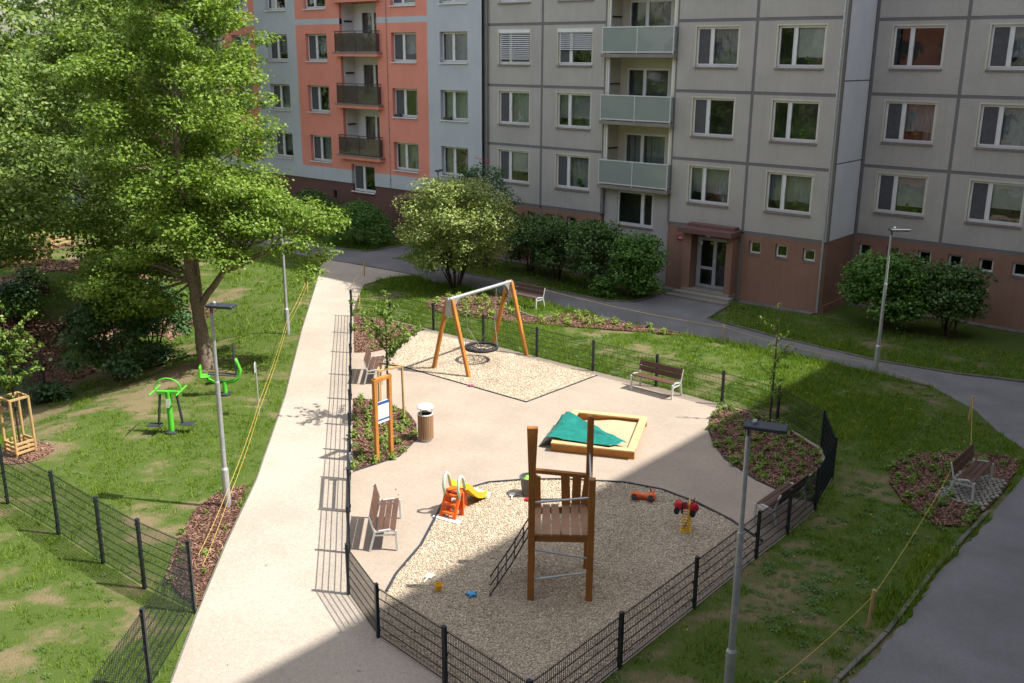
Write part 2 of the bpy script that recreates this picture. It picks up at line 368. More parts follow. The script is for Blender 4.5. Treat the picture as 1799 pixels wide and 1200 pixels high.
OCT_F = [(0, 1, 4), (1, 2, 4), (2, 3, 4), (3, 0, 4), (1, 0, 5), (2, 1, 5), (3, 2, 5), (0, 3, 5)]
def in_poly(x, y, poly):
    c = np.zeros(x.shape, bool); n = len(poly)
    for i in range(n):
        x0, y0 = poly[i]; x1, y1 = poly[(i+1) % n]
        if y0 == y1: continue
        c ^= ((y0 > y) != (y1 > y)) & (x < (x1-x0)*(y-y0)/(y1-y0)+x0)
    return c
_T = np.random.default_rng(3).random((256, 256))
def vnoise(x, y, s):
    x = np.asarray(x, float)*s+100.3; y = np.asarray(y, float)*s+57.7; xi = np.floor(x).astype(int); yi = np.floor(y).astype(int)
    fx = x-xi; fy = y-yi; fx = fx*fx*(3-2*fx); fy = fy*fy*(3-2*fy)
    a = _T[xi % 256, yi % 256]; b = _T[(xi+1) % 256, yi % 256]; c = _T[xi % 256, (yi+1) % 256]; d = _T[(xi+1) % 256, (yi+1) % 256]
    return (a*(1-fx)+b*fx)*(1-fy)+(c*(1-fx)+d*fx)*fy
def sstep(a, b, x): t = np.clip((x-a)/(b-a), 0, 1); return t*t*(3-2*t)
def terrain(x, y):      # flat yard, a hollow with a bank behind it on the left
    x = np.asarray(x, float); y = np.asarray(y, float)
    s = (x+24.8)*-0.928 + (y-9.8)*-0.374
    fade = 1-sstep(18.5, 24, y + (x+30)*0.15)
    h = -0.9*sstep(0.0, 4.5, s) + 1.7*sstep(6.5, 13, s)
    return h*fade*sstep(-0.2, 0.8, s)
def grassiness(x, y):
    g = 0.66 + 0.6*(vnoise(x, y, 0.45)-0.5) + 0.7*(vnoise(x, y, 1.5)-0.5) + 0.75*(vnoise(x, y, 4.2)-0.5)
    return g + .16*sstep(24.2, 25.0, y) - .06*sstep(-13, -18, x)*(y < 12)
# ------------------------------------------------------------------ layout polygons (metres, x along the facades, y away from the viewer)
FL = [(-13.10, 10.60), (-14.33, 11.66), (-15.78, 12.90), (-17.14, 14.07), (-18.50, 15.24), (-19.90, 16.44), (-21.52, 17.84), (-23.30, 19.36), (-25.20, 20.99), (-27.1, 22.63), (-29.0, 24.26)]
FB = [(-27.5, 24.9), (-25.1, 24.9), (-22.6, 24.9), (-20.10, 24.85), (-17.74, 24.85), (-15.34, 24.88), (-12.99, 24.77)]
FR = [(-11.14, 24.59), (-9.37, 23.53), (-8.37, 21.9), (-7.93, 19.92), (-7.88, 18.39), (-7.90, 17.0), (-7.88, 14.5), (-7.87, 12.05), (-7.85, 9.64)]
FF = [(-9.79, 9.83), (-11.60, 10.0)]
PLAY = FL + FB + FR + FF
PATH = [(-6.0, -1.0), (-9.0, 2.9), (-13.19, 6.91), (-14.67, 8.32), (-16.7, 10.34), (-18.79, 12.54), (-23.12, 16.63), (-28.85, 21.71), (-34.47, 26.86), (-37.2, 29.3), (-38.6, 30.75), (-32.6, 31.15), (-33.1, 30.0), (-32.87, 28.3), (-30.5, 25.75), (-29.0, 24.26)] + FL[::-1][1:] + [(-11.60, 10.0), (-9.79, 9.83), (-7.85, 9.64), (-6.6, 7.5), (-3.0, 3.0), (0, -1.0)]
ASPH = [(-75, 30.2), (-48, 30.3), (-38.6, 30.75), (-32.6, 31.15), (-31.0, 30.6), (-26.5, 31.05), (-19.5, 30.6), (-15.6, 30.8), (-13.5, 30.95), (-8.9, 30.65), (-7.2, 29.3), (-6.2, 27.9), (-5.3, 27.0), (-4.85, 25.4), (-4.84, 24.4), (-4.84, 22.5)] + [(-4.82+.14*float(vnoise(y, 3.0, .7)-.4)+.08*float(vnoise(y, 9.0, 2.3)-.5)+.07*float(vnoise(y, 5.0, 6.5)-.5), y) for y in np.arange(22.2, 6, -.08)] + [(-4.6, 4.0), (-4.7, -2), (4.1, -2), (4.1, 32.6), (-6.8, 33.0), (-8.5, 32.5), (-11.2, 32.15), (-15.4, 32.65), (-18.3, 33.25), (-18.7, 35.75), (-21.9, 35.75), (-22.0, 33.6), (-23.0, 32.9), (-27, 33.1), (-30.6, 33.0), (-33.9, 33.25), (-36.2, 33.1), (-36.6, 36.3), (-38.3, 36.3), (-38.6, 33.3), (-40.4, 32.9), (-48, 33.4), (-75, 33.6)]
PIT_S = [(-23.2, 21.05), (-17.44, 21.10), (-17.35, 24.55), (-25.05, 24.6), (-25.0, 23.9), (-24.3, 22.6)]
PIT_C = [(-12.60, 11.12), (-12.95, 11.7), (-13.44, 12.86), (-13.95, 13.7), (-14.45, 14.5), (-14.65, 15.3), (-14.45, 16.1), (-13.9, 16.8), (-13.2, 17.45), (-12.0, 18.25), (-11.1, 18.5), (-10.1, 18.42), (-9.1, 18.15), (-8.12, 17.7), (-8.02, 16.0), (-8.0, 12.0), (-7.98, 9.78), (-9.79, 9.95), (-11.6, 10.12)]
BED_L = [(-17.40, 14.42), (-17.32, 15.1), (-17.25, 15.8), (-17.75, 16.9), (-18.6, 17.7), (-19.4, 18.15), (-20.2, 18.25), (-21.0, 18.15), (-21.5, 17.92), (-19.9, 16.54), (-18.5, 15.34)]
BED_BL = [(-25.1, 21.05), (-24.7, 21.5), (-24.55, 22.4), (-25.3, 23.9), (-25.4, 24.75), (-27.5, 24.75), (-28.85, 24.26), (-27.1, 22.75)]
BED_BK = [(-28.3, 27.5), (-28.6, 29.2), (-27.5, 30.5), (-26.2, 30.6), (-25.4, 29.3), (-23.3, 28.95), (-22.9, 30.3), (-20.2, 30.5), (-18.2, 30.65), (-17.7, 30.5), (-19.3, 29.8), (-21.6, 28.7), (-23.7, 27.8), (-26.8, 26.9)]
BED_R = [(-12.95, 24.6), (-12.1, 24.6), (-11.1, 24.45), (-9.45, 23.4), (-8.5, 21.85), (-8.1, 20.3), (-8.6, 20.2), (-9.7, 20.5), (-10.9, 21.15), (-11.7, 21.95), (-12.25, 22.7), (-12.7, 23.6)]
BED_D = [(-7.54, 23.54), (-7.43, 24.6), (-6.6, 25.5), (-5.7, 26.1), (-5.1, 26.1), (-5.05, 25.0), (-5.02, 21.3), (-5.6, 20.95), (-6.6, 21.7), (-7.2, 22.5)]
BED_P = [(-18.7, 12.2), (-17.5, 11.15), (-16.8, 10.4), (-15.5, 9.1), (-14.85, 8.5), (-15.2, 8.45), (-16.2, 8.6), (-17.4, 9.6), (-18.4, 10.6), (-18.9, 11.6)]
COB = [(-6.1, 22.55), (-6.1, 24.3), (-4.98, 24.4), (-4.98, 22.5)]
LAWN_SIDE = [(-75, 3), (-9.0, 2.9), (-13.19, 6.91), (-38.6, 30.75), (-75, 30)]

# ------------------------------------------------------------------ the setting: ground, paths, beds
def build_ground():
    xs = np.concatenate([[-400, -250, -160, -110, -90], np.arange(-76, 7, 0.4), [10, 20, 40, 90, 200]])
    ys = np.concatenate([[-200, -80, -30, -10], np.arange(-2, 41, 0.4), [45, 60, 90, 140, 250, 500]])
    X, Y = np.meshgrid(xs, ys); Z = terrain(X, Y); V = np.stack([X, Y, Z], -1).reshape(-1, 3)
    nx = len(xs); i = np.arange((len(ys)-1)*nx).reshape(-1, nx)[:, :-1].ravel()
    F = np.stack([i, i+1, i+nx+1, i+nx], 1)
    me = np_mesh('ground', V, F, 'lawn_soil')
    a = me.attributes.new('grass', 'FLOAT', 'POINT'); a.data.foreach_set('value', grassiness(V[:, 0], V[:, 1]).astype(np.float32))
    me.polygons.foreach_set('use_smooth', [True]*len(me.polygons))
    kind(link('ground', me), 'structure')
build_ground()
def sheet(name, poly, z, mat, th=0.0):
    return kind(MB().prism(poly, z-0.10, z).build(name, mat), 'structure')
sheet('asphalt_path', ASPH, 0.010, 'asphalt')
sheet('gravel_path', PATH, 0.016, 'path_gravel')
sheet('playground_surface', PLAY, 0.024, 'play_surface')
sheet('swing_gravel_pit', PIT_S, 0.032, 'pit_base')
sheet('climbing_gravel_pit', PIT_C, 0.032, 'pit_base')
for nm, pl in (('bark_bed', BED_L), ('bark_bed', BED_BL), ('bark_bed', BED_BK), ('bark_bed', BED_R), ('bark_bed', BED_D), ('bark_bed', BED_P)):
    sheet(nm, pl, 0.040, 'mulch_base')
def edging(name, pts, w, z0, z1, mat, jit=0.0):
    mb = MB()
    for a, b in zip(pts[:-1], pts[1:]):
        mb.bar((a[0], a[1], (z0+z1)/2), (b[0], b[1], (z0+z1)/2), w, z1-z0)
    return kind(mb.build(name, mat), 'structure')
edging('pit_edging', PIT_C[:14], 0.045, 0.0, 0.07, 'lamp_head_grey')
edging('pit_edging', [PIT_S[0], PIT_S[1], PIT_S[2]], 0.035, 0.0, 0.05, 'lamp_head_grey')
edging('bed_edging', BED_L[:9], 0.02, 0.0, 0.055, 'lamp_head_grey')
edging('bed_edging', BED_R[4:], 0.02, 0.0, 0.055, 'lamp_head_grey')
edging('path_edging', PATH[2:10], 0.03, 0.0, 0.03, 'kerb_stone')
def kerb(pts, n0=1.0):
    k = kind(thing('kerb', 'k', 'k'), 'structure'); del k['label']; del k['category']
    rng = random.Random(len(pts)*7+int(pts[0][0]*10))
    for a, b in zip(pts[:-1], pts[1:]):
        a = Vector((*a, 0)); b = Vector((*b, 0)); L = (b-a).length; n = max(1, round(L/n0)); d = (b-a)/n
        for i in range(n):
            p0 = a+d*i; p1 = a+d*(i+0.985); h = 0.07+rng.uniform(-0.015, 0.012); off = Vector((0, rng.uniform(-.01, .01), 0))
            MB().bar(p0+off+Vector((0, 0, h-0.09)), p1+off+Vector((0, 0, h-0.09)), 0.085, 0.18).build('kerbstone', 'kerb_stone', k, bevel=0.01)
kerb([(-38.6, 33.3), (-40.4, 32.92), (-46, 33.3)]); kerb([(-38.3, 36.2), (-38.6, 33.3)])
kerb([(-36.2, 33.1), (-33.9, 33.25), (-30.6, 33.0), (-27, 33.1), (-23.0, 32.9), (-22.0, 33.6), (-21.9, 35.7)])
kerb([(-18.7, 35.7), (-18.3, 33.25), (-15.4, 32.65), (-11.2, 32.15), (-8.5, 32.5), (-6.8, 33.0)])
kerb([(-31.0, 30.55), (-26.5, 31.0)]); kerb([(-19.5, 30.55), (-15.6, 30.75), (-13.5, 30.9), (-8.9, 30.6)])
kerb([(-4.92, 22.4), (-4.97, 19.0), (-4.86, 16.0), (-4.95, 14.1), (-4.95, 9)])
kerb([(-24.9, 29.15), (-23.1, 28.85), (-23.0, 29.7)], 0.9)
# raised asphalt seam and far road
edging('asphalt_seam', [(-38.6, 30.72), (-35.97, 31.0), (-32.7, 31.15)], 0.07, 0.0, 0.03, 'lamp_head_grey')
sheet('street', [(-140, 34), (-76, 31), (-60, 26), (-58, 22), (-78, 24), (-140, 26)], 0.9, 'asphalt') if False else None

# ------------------------------------------------------------------ buildings
def wall_mb(mb, x0, x1, z0, z1, Y, holes=(), depth=0.2, ret=True):
    xs = sorted(set([x0, x1] + [h for q in holes for h in (q[0], q[1]) if x0 < h < x1]))
    zs = sorted(set([z0, z1] + [h for q in holes for h in (q[2], q[3]) if z0 < h < z1]))
    for a, b in zip(xs[:-1], xs[1:]):
        for c, d in zip(zs[:-1], zs[1:]):
            if any(q[0]-1e-6 <= a and b <= q[1]+1e-6 and q[2]-1e-6 <= c and d <= q[3]+1e-6 for q in holes): continue
            mb.add([(a, Y, c), (b, Y, c), (b, Y, d), (a, Y, d)], [(0, 1, 2, 3)])
    for q in holes:
        a, b, c, d = max(q[0], x0), min(q[1], x1), max(q[2], z0), min(q[3], z1)
        if a >= b or c >= d: continue
        vs = [(x, y, z) for y in (Y, Y+depth) for x, z in ((a, c), (b, c), (b, d), (a, d))]
        fs = [(1, 2, 6, 5), (3, 0, 4, 7)]
        if q[2] >= z0: fs.append((0, 1, 5, 4))
        if q[3] <= z1: fs.append((2, 3, 7, 6))
        mb.add(vs, fs)
    if not ret: return mb
    # side returns
    for x in (x0, x1): mb.add([(x, Y, z0), (x, Y+depth, z0), (x, Y+depth, z1), (x, Y, z1)], [(0, 1, 2, 3)])
    for z in (z0, z1): mb.add([(x0, Y, z), (x1, Y, z), (x1, Y+depth, z), (x0, Y+depth, z)], [(0, 1, 2, 3)])
    return mb
_wm = {}
def win_meshes(Wd, H, split, dep):
    key = (round(Wd, 2), round(H, 2), round(split, 2), dep)
    if key in _wm: return _wm[key]
    f = MB(); t = 0.05; y0, y1 = dep, dep+0.07
    f.box(0, t, y0, y1, 0, H).box(Wd-t, Wd, y0, y1, 0, H).box(t, Wd-t, y0, y1, H-t, H).box(t, Wd-t, y0, y1, 0, t+0.03)
    s = Wd*split
    f.box(s-0.045, s+0.045, y0-0.012, y1, t+0.03, H-t)
    # sashes, set slightly proud of the frame
    for a, b in ((t, s-0.05), (s+0.05, Wd-t)):
        f.box(a, a+0.035, y0-0.02, y1-0.01, t+0.03, H-t).box(b-0.035, b, y0-0.02, y1-0.01, t+0.03, H-t)
        f.box(a+0.035, b-0.035, y0-0.02, y1-0.01, t+0.03, t+0.075).box(a+0.035, b-0.035, y0-0.02, y1-0.01, H-t-0.035, H-t)
    f.box(s+0.062, s+0.078, y0-0.06, y0-0.02, H*0.45, H*0.45+0.10)
    fm = f.mesh('window', 'pvc_white')
    pans = [MB().box(a+0.035, b-0.035, dep+0.02, dep+0.035, t+0.075, H-t-0.035).mesh('pane', 'window_glass') for a, b in ((t, s-0.05), (s+0.05, Wd-t))]
    scr = MB().box(t+0.04, s-0.09, dep+0.0, dep+0.006, t+0.08, H-t-0.04).mesh('insect_screen', 'screen_mesh')
    _wm[key] = (fm, pans, scr); return _wm[key]
_cm = {}
def curtain_mesh(Wd, H, top, bot, mat, seed=0):
    key = (round(Wd, 2), round(H, 2), top, bot, mat, seed)
    if key not in _cm:
        mb = MB(); n = 40; rng = random.Random(seed); ph = [rng.uniform(0, 6) for _ in range(3)]
        vs = []
        for i in range(n+1):
            x = Wd*i/n; y = 0.03*math.sin(x*22+ph[0]) + 0.018*math.sin(x*41+ph[1])
            vs += [(x, y, bot*H + 0.02*math.sin(x*9+ph[2])), (x, y*0.8, top*H)]
        mb.add(vs, [(2*i, 2*i+2, 2*i+3, 2*i+1) for i in range(n)])
        _cm[key] = mb.mesh('curtain', mat, True)
    return _cm[key]
WR = random.Random(21)
def window(parent, x, z, Y, Wd, H, dep, style='auto', split=0.36, sill='sill_brown', sproj=0.07, screen=None):
    fm, pans, scr = win_meshes(Wd, H, split, dep)
    w = link('window', fm, parent, (x, Y, z))
    for pm in pans: link('pane', pm, w)
    MB().box(-0.04, Wd+0.02, -sproj, dep, -0.055, 0.0).build('sill', sill, w)
    if screen or (screen is None and WR.random() < 0.6): link('insect_screen', scr, w)
    if style == 'auto': style = WR.choice(['sheer', 'sheer', 'sheer', 'dark', 'blind', 'half', 'grey', 'side'])
    yc = dep+0.2
    sd = WR.randint(0, 3)
    if style == 'sheer': link('curtain', curtain_mesh(Wd*0.96, H, 1.0, 0.04, 'curtain_white', sd), w, (0.03, yc, 0))
    elif style == 'half': link('curtain', curtain_mesh(Wd*0.96, H, 1.0, 0.28, 'curtain_white', sd), w, (0.03, yc, 0))
    elif style == 'grey': link('curtain', curtain_mesh(Wd*0.96, H, 1.0, 0.0, 'curtain_grey', sd), w, (0.03, yc, 0))
    elif style == 'side':
        link('curtain', curtain_mesh(Wd*0.25, H, 1.0, 0.0, 'curtain_white', sd), w, (0.05, yc, 0)); link('curtain', curtain_mesh(Wd*0.25, H, 1.0, 0.0, 'curtain_white', sd), w, (Wd*0.72, yc, 0))
    elif style == 'blind': MB().box(Wd*split+0.1, Wd-0.1, dep+0.06, dep+0.075, H*WR.uniform(0.12, 0.5), H-0.08).build('blind', 'blind_pale', w)
    if style in ('side', 'half') and WR.random() < .7: link('curtain', curtain_mesh(Wd*0.22, H, 1.0, 0.0, WR.choice(['curtain_beige', 'curtain_green', 'curtain_grey']), sd), w, (Wd*.74, yc+.06, 0))
    if style not in ('shutter', 'shutter_half') and WR.random() < .22: MB().lathe([(.06, .09), (.09, .24), (.0, .24)], 10, (Wd*WR.uniform(.5, .8), dep+.15, 0)).lathe([(.02, .22), (.13, .32), (.10, .45), (.0, .52)], 7, (Wd*.62, dep+.15, 0)).build('pot_plant', 'leaf_hedge', w)
    if style == 'shutter' or style == 'shutter_half':
        lo = 0.06 if style == 'shutter' else 0.62
        mb = MB(); n = 14; k0 = int(n*(lo/1.5)) if style == 'shutter_half' else 0
        for i in range(n):
            zz = H-0.17 - i*0.088
            if zz < lo: break
            mb.bar((0.08, 0.035, zz), (Wd-0.06, 0.035, zz), 0.07, 0.008, up=(0, -0.55, 0.83))
        mb.build('louvre', 'pvc_white', w)
        MB().box(0.0, Wd, -0.02, 0.09, H-0.14, H+0.0).build('shutter_box', 'pvc_white', w)
    return w
def small_window(parent, x, z, Y, s=0.52, dep=0.12):
    f = MB(); t = 0.075
    f.box(0, t, dep, dep+.06, 0, s).box(s-t, s, dep, dep+.06, 0, s).box(t, s-t, dep, dep+.06, s-t, s).box(t, s-t, dep, dep+.06, 0, t)
    w = f.build('basement_window', 'pvc_white', parent, (x, Y, z))
    MB().box(t, s-t, dep+.02, dep+.03, t, s-t).build('pane', 'window_glass', w)
    MB().box(-0.03, s+0.03, -0.03, dep, -0.04, 0).build('sill', 'concrete_raw', w)
    return w

# --- grey panel block and its recessed wing (one building each)
GX0, GY, MOD = -33.34, 36.90, 3.6
def panel(parent, x0, x1, z0, z1, Y, hole=None, mat='panel_concrete'):
    j = 0.065
    wall_mb(MB(), x0+j, x1-j, z0+j, z1-j, Y, [hole] if hole else [], 0.16).build('wall_panel', mat, parent)
GB = thing('panel_apartment_block', 'grey concrete panel apartment block with frosted glass balconies and reddish base around its entrance', 'building', (0, 0, 0))
FZ = [2.9, 5.7, 8.5, 11.3, 14.1]
styles_g = {(0, 0): 'blind', (0, 1): 'sheer', (0, 2): 'shutter', (0, 3): 'sheer', (1, 0): 'sheer', (1, 1): 'half', (1, 2): 'shutter_half', (1, 3): 'dark',
            (3, 0): 'half', (3, 1): 'dark', (3, 2): 'grey', (3, 3): 'dark', (4, 0): 'half', (4, 1): 'dark', (4, 2): 'blind', (4, 3): 'sheer'}
for c in (0, 1, 3, 4):
    x0 = GX0+MOD*c; x1 = x0+MOD
    for k in range(4):
        wx, wz = x0+0.9, FZ[k]+0.98
        hole = (wx, wx+1.96, wz, wz+1.58)
        panel(GB, x0, x1, FZ[k], FZ[k+1], GY, hole)
        # pale painted lining of the opening
        ln = MB(); a, b, c0, d0 = hole; y0, y1 = GY-0.004, GY+0.12
        ln.box(a-0.045, a+0.01, y0, y1, c0, d0+0.045).box(b-0.01, b+0.03, y0, y1, c0, d0+0.045).box(a+0.01, b-0.01, y0, y1, d0-0.01, d0+0.045)
        ln.build('window_lining', 'plaster_cream', GB)
        window(GB, wx+0.01, wz, GY, 1.94, 1.57, 0.10, styles_g[(c, k)])
# joint sealant strips, recessed behind the panel faces
js = MB()
for c in range(6):
    x = GX0+MOD*c
    if c in (2, 3):
        pass
    js.box(x-0.075, x+0.075, GY+0.012, GY+0.15, 2.9 if c not in (3, 4) else 2.9, 14.1)
for k, z in enumerate(FZ[:-1]):
    for c in (0, 1, 3, 4):
        js.box(GX0+MOD*c+0.075, GX0+MOD*(c+1)-0.075, GY+0.012, GY+0.15, z-0.075, z+0.075)
js.build('joint_seal', 'joint_grey', GB)
# plinth, with little basement windows
holes = []
for c in (0, 1):
    for dx in (0.42, 1.62, 2.8): holes.append((GX0+MOD*c+dx, GX0+MOD*c+dx+0.52, 2.06, 2.58))
for x in (-18.60, -17.43, -16.25): holes.append((x, x+0.52, 2.06, 2.58))
wall_mb(MB(), GX0, GX0+2*MOD, 0, 2.82, GY+0.005, holes[:6], 0.18).build('plinth', 'plinth_red', GB)
wall_mb(MB(), -22.54, -15.34, 0, 2.82, GY+0.005, holes[6:] + [(-20.95, -19.35, 0.0, 2.46)], 0.18).build('plinth', 'plinth_red', GB)
for h in holes: small_window(GB, h[0], h[2], GY+0.005)
for x in (GX0+MOD, -18.94): MB().box(x-0.06, x+0.06, GY-0.02, GY+0.004, 0, 2.82).build('plinth_joint', 'joint_grey', GB)
# loggia column: open recess with slabs, back walls, railings
LX0, LX1 = GX0+2*MOD, GX0+3*MOD
wall_mb(MB(), LX0+0.06, LX1-0.06, 0, 4.14, GY+0.15, [(-25.36, -23.44, 2.5, 4.05)], 0.16).build('wall_panel', 'panel_concrete', GB)
window(GB, -25.36, 2.5, GY+0.15, 1.92, 1.55, 0.05, 'dark', 0.70, screen=False)
for i, z in enumerate((4.15, 6.98, 9.83, 12.66)):
    b = MB().box(LX0-0.06, LX1+0.06, GY-0.30, GY+1.2, z, z+0.15).build('balcony', 'concrete_raw', GB)
    if i == 3: 
        pass
    zb, zt, yr = z+0.20, z+1.28, GY-0.27
    rf = MB(); rf.box(LX0-0.02, LX1+0.02, yr-0.025, yr+0.025, zt-0.05, zt).box(LX0-0.02, LX1+0.02, yr-0.02, yr+0.02, zb, zb+0.05)
    for x in (LX0, (LX0+LX1)/2, LX1-0.0): rf.box(x-0.022, x+0.022, yr-0.022, yr+0.022, z+0.15, zt-0.05)
    rf.box(LX1-0.02, LX1+0.02, yr+0.025, GY-0.02, zt-0.05, zt).box(LX0-0.02, LX0+0.02, yr+0.025, GY-0.02, zt-0.05, zt)
    rf.build('railing', 'frame_grey', b)
    for a, c in ((LX0+0.03, (LX0+LX1)/2-0.03), ((LX0+LX1)/2+0.03, LX1-0.03)):
        MB().box(a, c, yr-0.008, yr+0.008, zb+0.05, zt-0.05).build('railing_panel', 'frosted_glass', b)
    MB().box(LX1-0.006, LX1+0.006, yr+0.03, GY-0.03, zb+0.05, zt-0.05).build('railing_panel', 'frosted_glass', b)
    # back wall of the loggia with door and window
    z0, z1 = z+0.15, (z+2.83 if i < 3 else 14.1)
    if i < 3:
        wall_mb(MB(), LX0+0.12, LX1-0.12, z0, z1, GY+1.0, [(LX0+.5, LX0+2.7, z0+0.10, z0+2.25)], 0.12).build('loggia_wall', 'plaster_cream', GB)
        window(GB, LX0+.5, z0+0.10, GY+1.0, 2.2, 2.15, 0.03, WR.choice(['dark', 'sheer', 'dark']), 0.42, 'pvc_white', 0.02, False)
        MB().box(LX0+0.125, LX0+0.18, GY+0.2, GY+0.9, z0+1.55, z0+1.60).build('drying_rack', 'rope_black', GB)
MB().box(LX0+0.02, LX0+0.12, GY+0.0, GY+1.15, 4.3, 14.1).build('loggia_side', 'plaster_cream', GB)
MB().box(LX1-0.12, LX1-0.02, GY+0.0, GY+1.15, 4.3, 14.1).build('loggia_side', 'plaster_cream', GB)
MB().box(LX0+0.12, LX0+0.2, GY+0.02, GY+0.10, 4.3, 14.1).box(LX1-0.2, LX1-0.12, GY+0.02, GY+0.10, 4.3, 14.1).build('loggia_post', 'pvc_white', GB)
# body, roof and the upper storeys above the picture
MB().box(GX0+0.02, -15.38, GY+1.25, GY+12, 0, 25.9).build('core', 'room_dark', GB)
MB().box(GX0+0.02, -15.36, GY+0.02, GY+1.2, 14.12, 25.9).build('upper_wall', 'panel_concrete', GB)
for c in (0, 1, 3, 4):
    for k in range(4): window(GB, GX0+MOD*c+0.9, FZ[4]+0.98+2.8*k, GY-0.12, 1.95, 1.57, 0.02, 'dark', screen=False) if k < 1 else None
MB().box(GX0-0.1, -15.2, GY-0.15, GY+12.1, 25.9, 26.05).build('roof', 'roof_tar', GB)
# white clad side wall and corner trims
for a, b in ((2.92, 5.9), (5.95, 9.0), (9.05, 12.1), (12.15, 15.2), (15.25, 25.9)):
    MB().box(-15.34, -15.31, GY+0.08, 39.58, a, b).build('side_sheet', 'sheet_white', GB)
MB().box(-15.36, -15.335, GY+0.06, 39.59, 0.0, 25.9).build('side_wall', 'joint_grey', GB)
MB().box(-15.36, -15.30, GY+0.04, 39.58, 0.0, 2.88).build('plinth', 'plinth_red', GB)
MB().box(-15.34, -15.24, 37.0, 39.5, 0, 0.32).build('plinth_step', 'plinth_red', GB)
MB().tube([(-15.42, GY-0.05, 0.05), (-15.42, GY-0.05, 25.8)], 0.045, 8).build('downpipe', 'galvanised', GB)
MB().box(-15.40, -15.34, GY-0.012, GY+0.06, 2.9, 25.8).build('corner_trim', 'plaster_cream', GB)
MB().box(-15.335, -15.295, GY+0.02, GY+0.075, 2.9, 25.8).build('corner_trim', 'joint_grey', GB)
MB().tube([(-33.12, GY-0.07, 0.3), (-33.12, GY-0.07, 25.8)], 0.05, 8).build('downpipe', 'joint_grey', GB)
# entrance
for a, b in ((-21.43, -21.02), (-19.35, -19.06)): MB().box(a, b, GY-0.55, GY+0.0, 0.0, 2.72).build('porch_pier', 'plinth_red', GB)
cp = MB().box(-21.5, -18.95, GY-0.95, GY-0.002, 2.74, 2.95).build('porch_canopy', 'canopy_brown', GB)
MB().box(-21.3, -19.1, GY-0.45, GY-0.01, 2.95, 3.08).build('canopy_flashing', 'canopy_brown', cp)
MB().lathe([(0.02, 0.0), (0.10, 0.03), (0.13, 0.09), (0.10, 0.15), (0.04, 0.17)], 14, (-20.35, GY-0.28, 2.55)).build('porch_light', 'lamp_globe', GB, smooth=True)
dr = MB(); yd = GY-0.02
dr.box(-21.0, -20.90, yd, yd+.07, .30, 2.48).box(-19.42, -19.34, yd, yd+.07, .30, 2.48).box(-20.90, -19.42, yd, yd+.07, 2.36, 2.48).box(-20.90, -19.42, yd, yd+.07, .30, .44)
dr.box(-20.22, -20.06, yd-.01, yd+.06, .44, 2.36).box(-20.90, -20.22, yd-.01, yd+.06, 1.10, 1.22).box(-20.9, -20.8, yd-.012, yd+.06, .44, 2.36).box(-19.52, -19.42, yd-.012, yd+.06, .44, 2.36)
d = dr.build('entrance_door', 'alu_grey', GB)
for a, b, c0, d0 in ((-20.8, -20.22, .44, 1.10), (-20.8, -20.22, 1.22, 2.36), (-20.06, -19.52, .44, 2.36)):
    MB().box(a, b, yd+.02, yd+.035, c0, d0).build('pane', 'window_glass', d)
MB().tube([(-20.13, yd-.06, 1.15), (-20.13, yd-.06, 1.45)], 0.015, 6).build('handle', 'galvanised', d)
MB().box(-20.86, -20.76, yd-.02, yd-.013, 2.15, 2.30).build('notice', 'sign_white', d)
MB().box(-20.36, -20.24, yd-.02, yd-.013, 2.22, 2.31).build('notice', 'toy_yellow', d)
st = MB().box(-21.35, -19.05, GY-0.62, GY-0.03, 0.0, 0.29).build('entrance_steps', 'concrete_step', GB)
MB().box(-21.55, -18.85, GY-1.0, GY-0.63, 0.0, 0.19).build('step', 'concrete_step', st); MB().box(-21.7, -18.75, GY-1.4, GY-1.01, 0.0, 0.10).build('step', 'concrete_raw', st)
pl = MB().box(-22.05, -21.72, GY-0.02, GY-0.006, 2.2, 2.42).build('house_number_plate', 'sign_red', GB)
def text(parent, body, size, loc, mat, name='lettering', rot=(math.pi/2, 0, 0)):
    cu = bpy.data.curves.new(name, 'FONT'); cu.body = body; cu.size = size; cu.align_x = 'CENTER'; cu.align_y = 'CENTER'; cu.extrude = 0.002; cu.resolution_u = 2
    t = bpy.data.objects.new(name, cu); COL.objects.link(t)
    dg = bpy.context.evaluated_depsgraph_get(); me = bpy.data.meshes.new_from_object(t.evaluated_get(dg)); bpy.data.objects.remove(t); bpy.data.curves.remove(cu)
    me.materials.clear(); me.materials.append(MATS[mat]); o = link(name, me, parent, loc); o.rotation_euler = rot; return o
text(pl, '103', 0.17, (-21.885, GY-0.024, 2.31), 'sign_white')
# aerials hung out of two windows
an = MB()
for i in range(5): an.tube([(-30.9+0.07*i, GY-0.25, 6.9+0.03*i), (-30.75+0.07*i, GY-0.45, 7.35-0.1*i)], 0.008, 5)
an.tube([(-31.2, GY-0.1, 6.85), (-30.5, GY-0.5, 7.1)], 0.012, 6); an.tube([(-30.6, GY-0.06, 6.8), (-30.45, GY-0.04, 6.1), (-30.35, GY-0.03, 5.6)], 0.006, 5)
an.build('aerial', 'frame_grey', GB)
an = MB(); an.tube([(-33.6, GY-0.5, 5.0), (-32.6, GY-0.4, 4.85)], 0.012, 5)
for i in range(8): an.tube([(-33.55+i*.12, GY-0.5+i*.012, 5.0-.018*i-0.13*(1 if i in (2, 4) else .5)), (-33.55+i*.12, GY-0.5+i*.012, 5.0-.018*i+0.16*(1 if i in (2, 4) else .5))], 0.006, 4)
an.build('aerial', 'toy_red', GB)

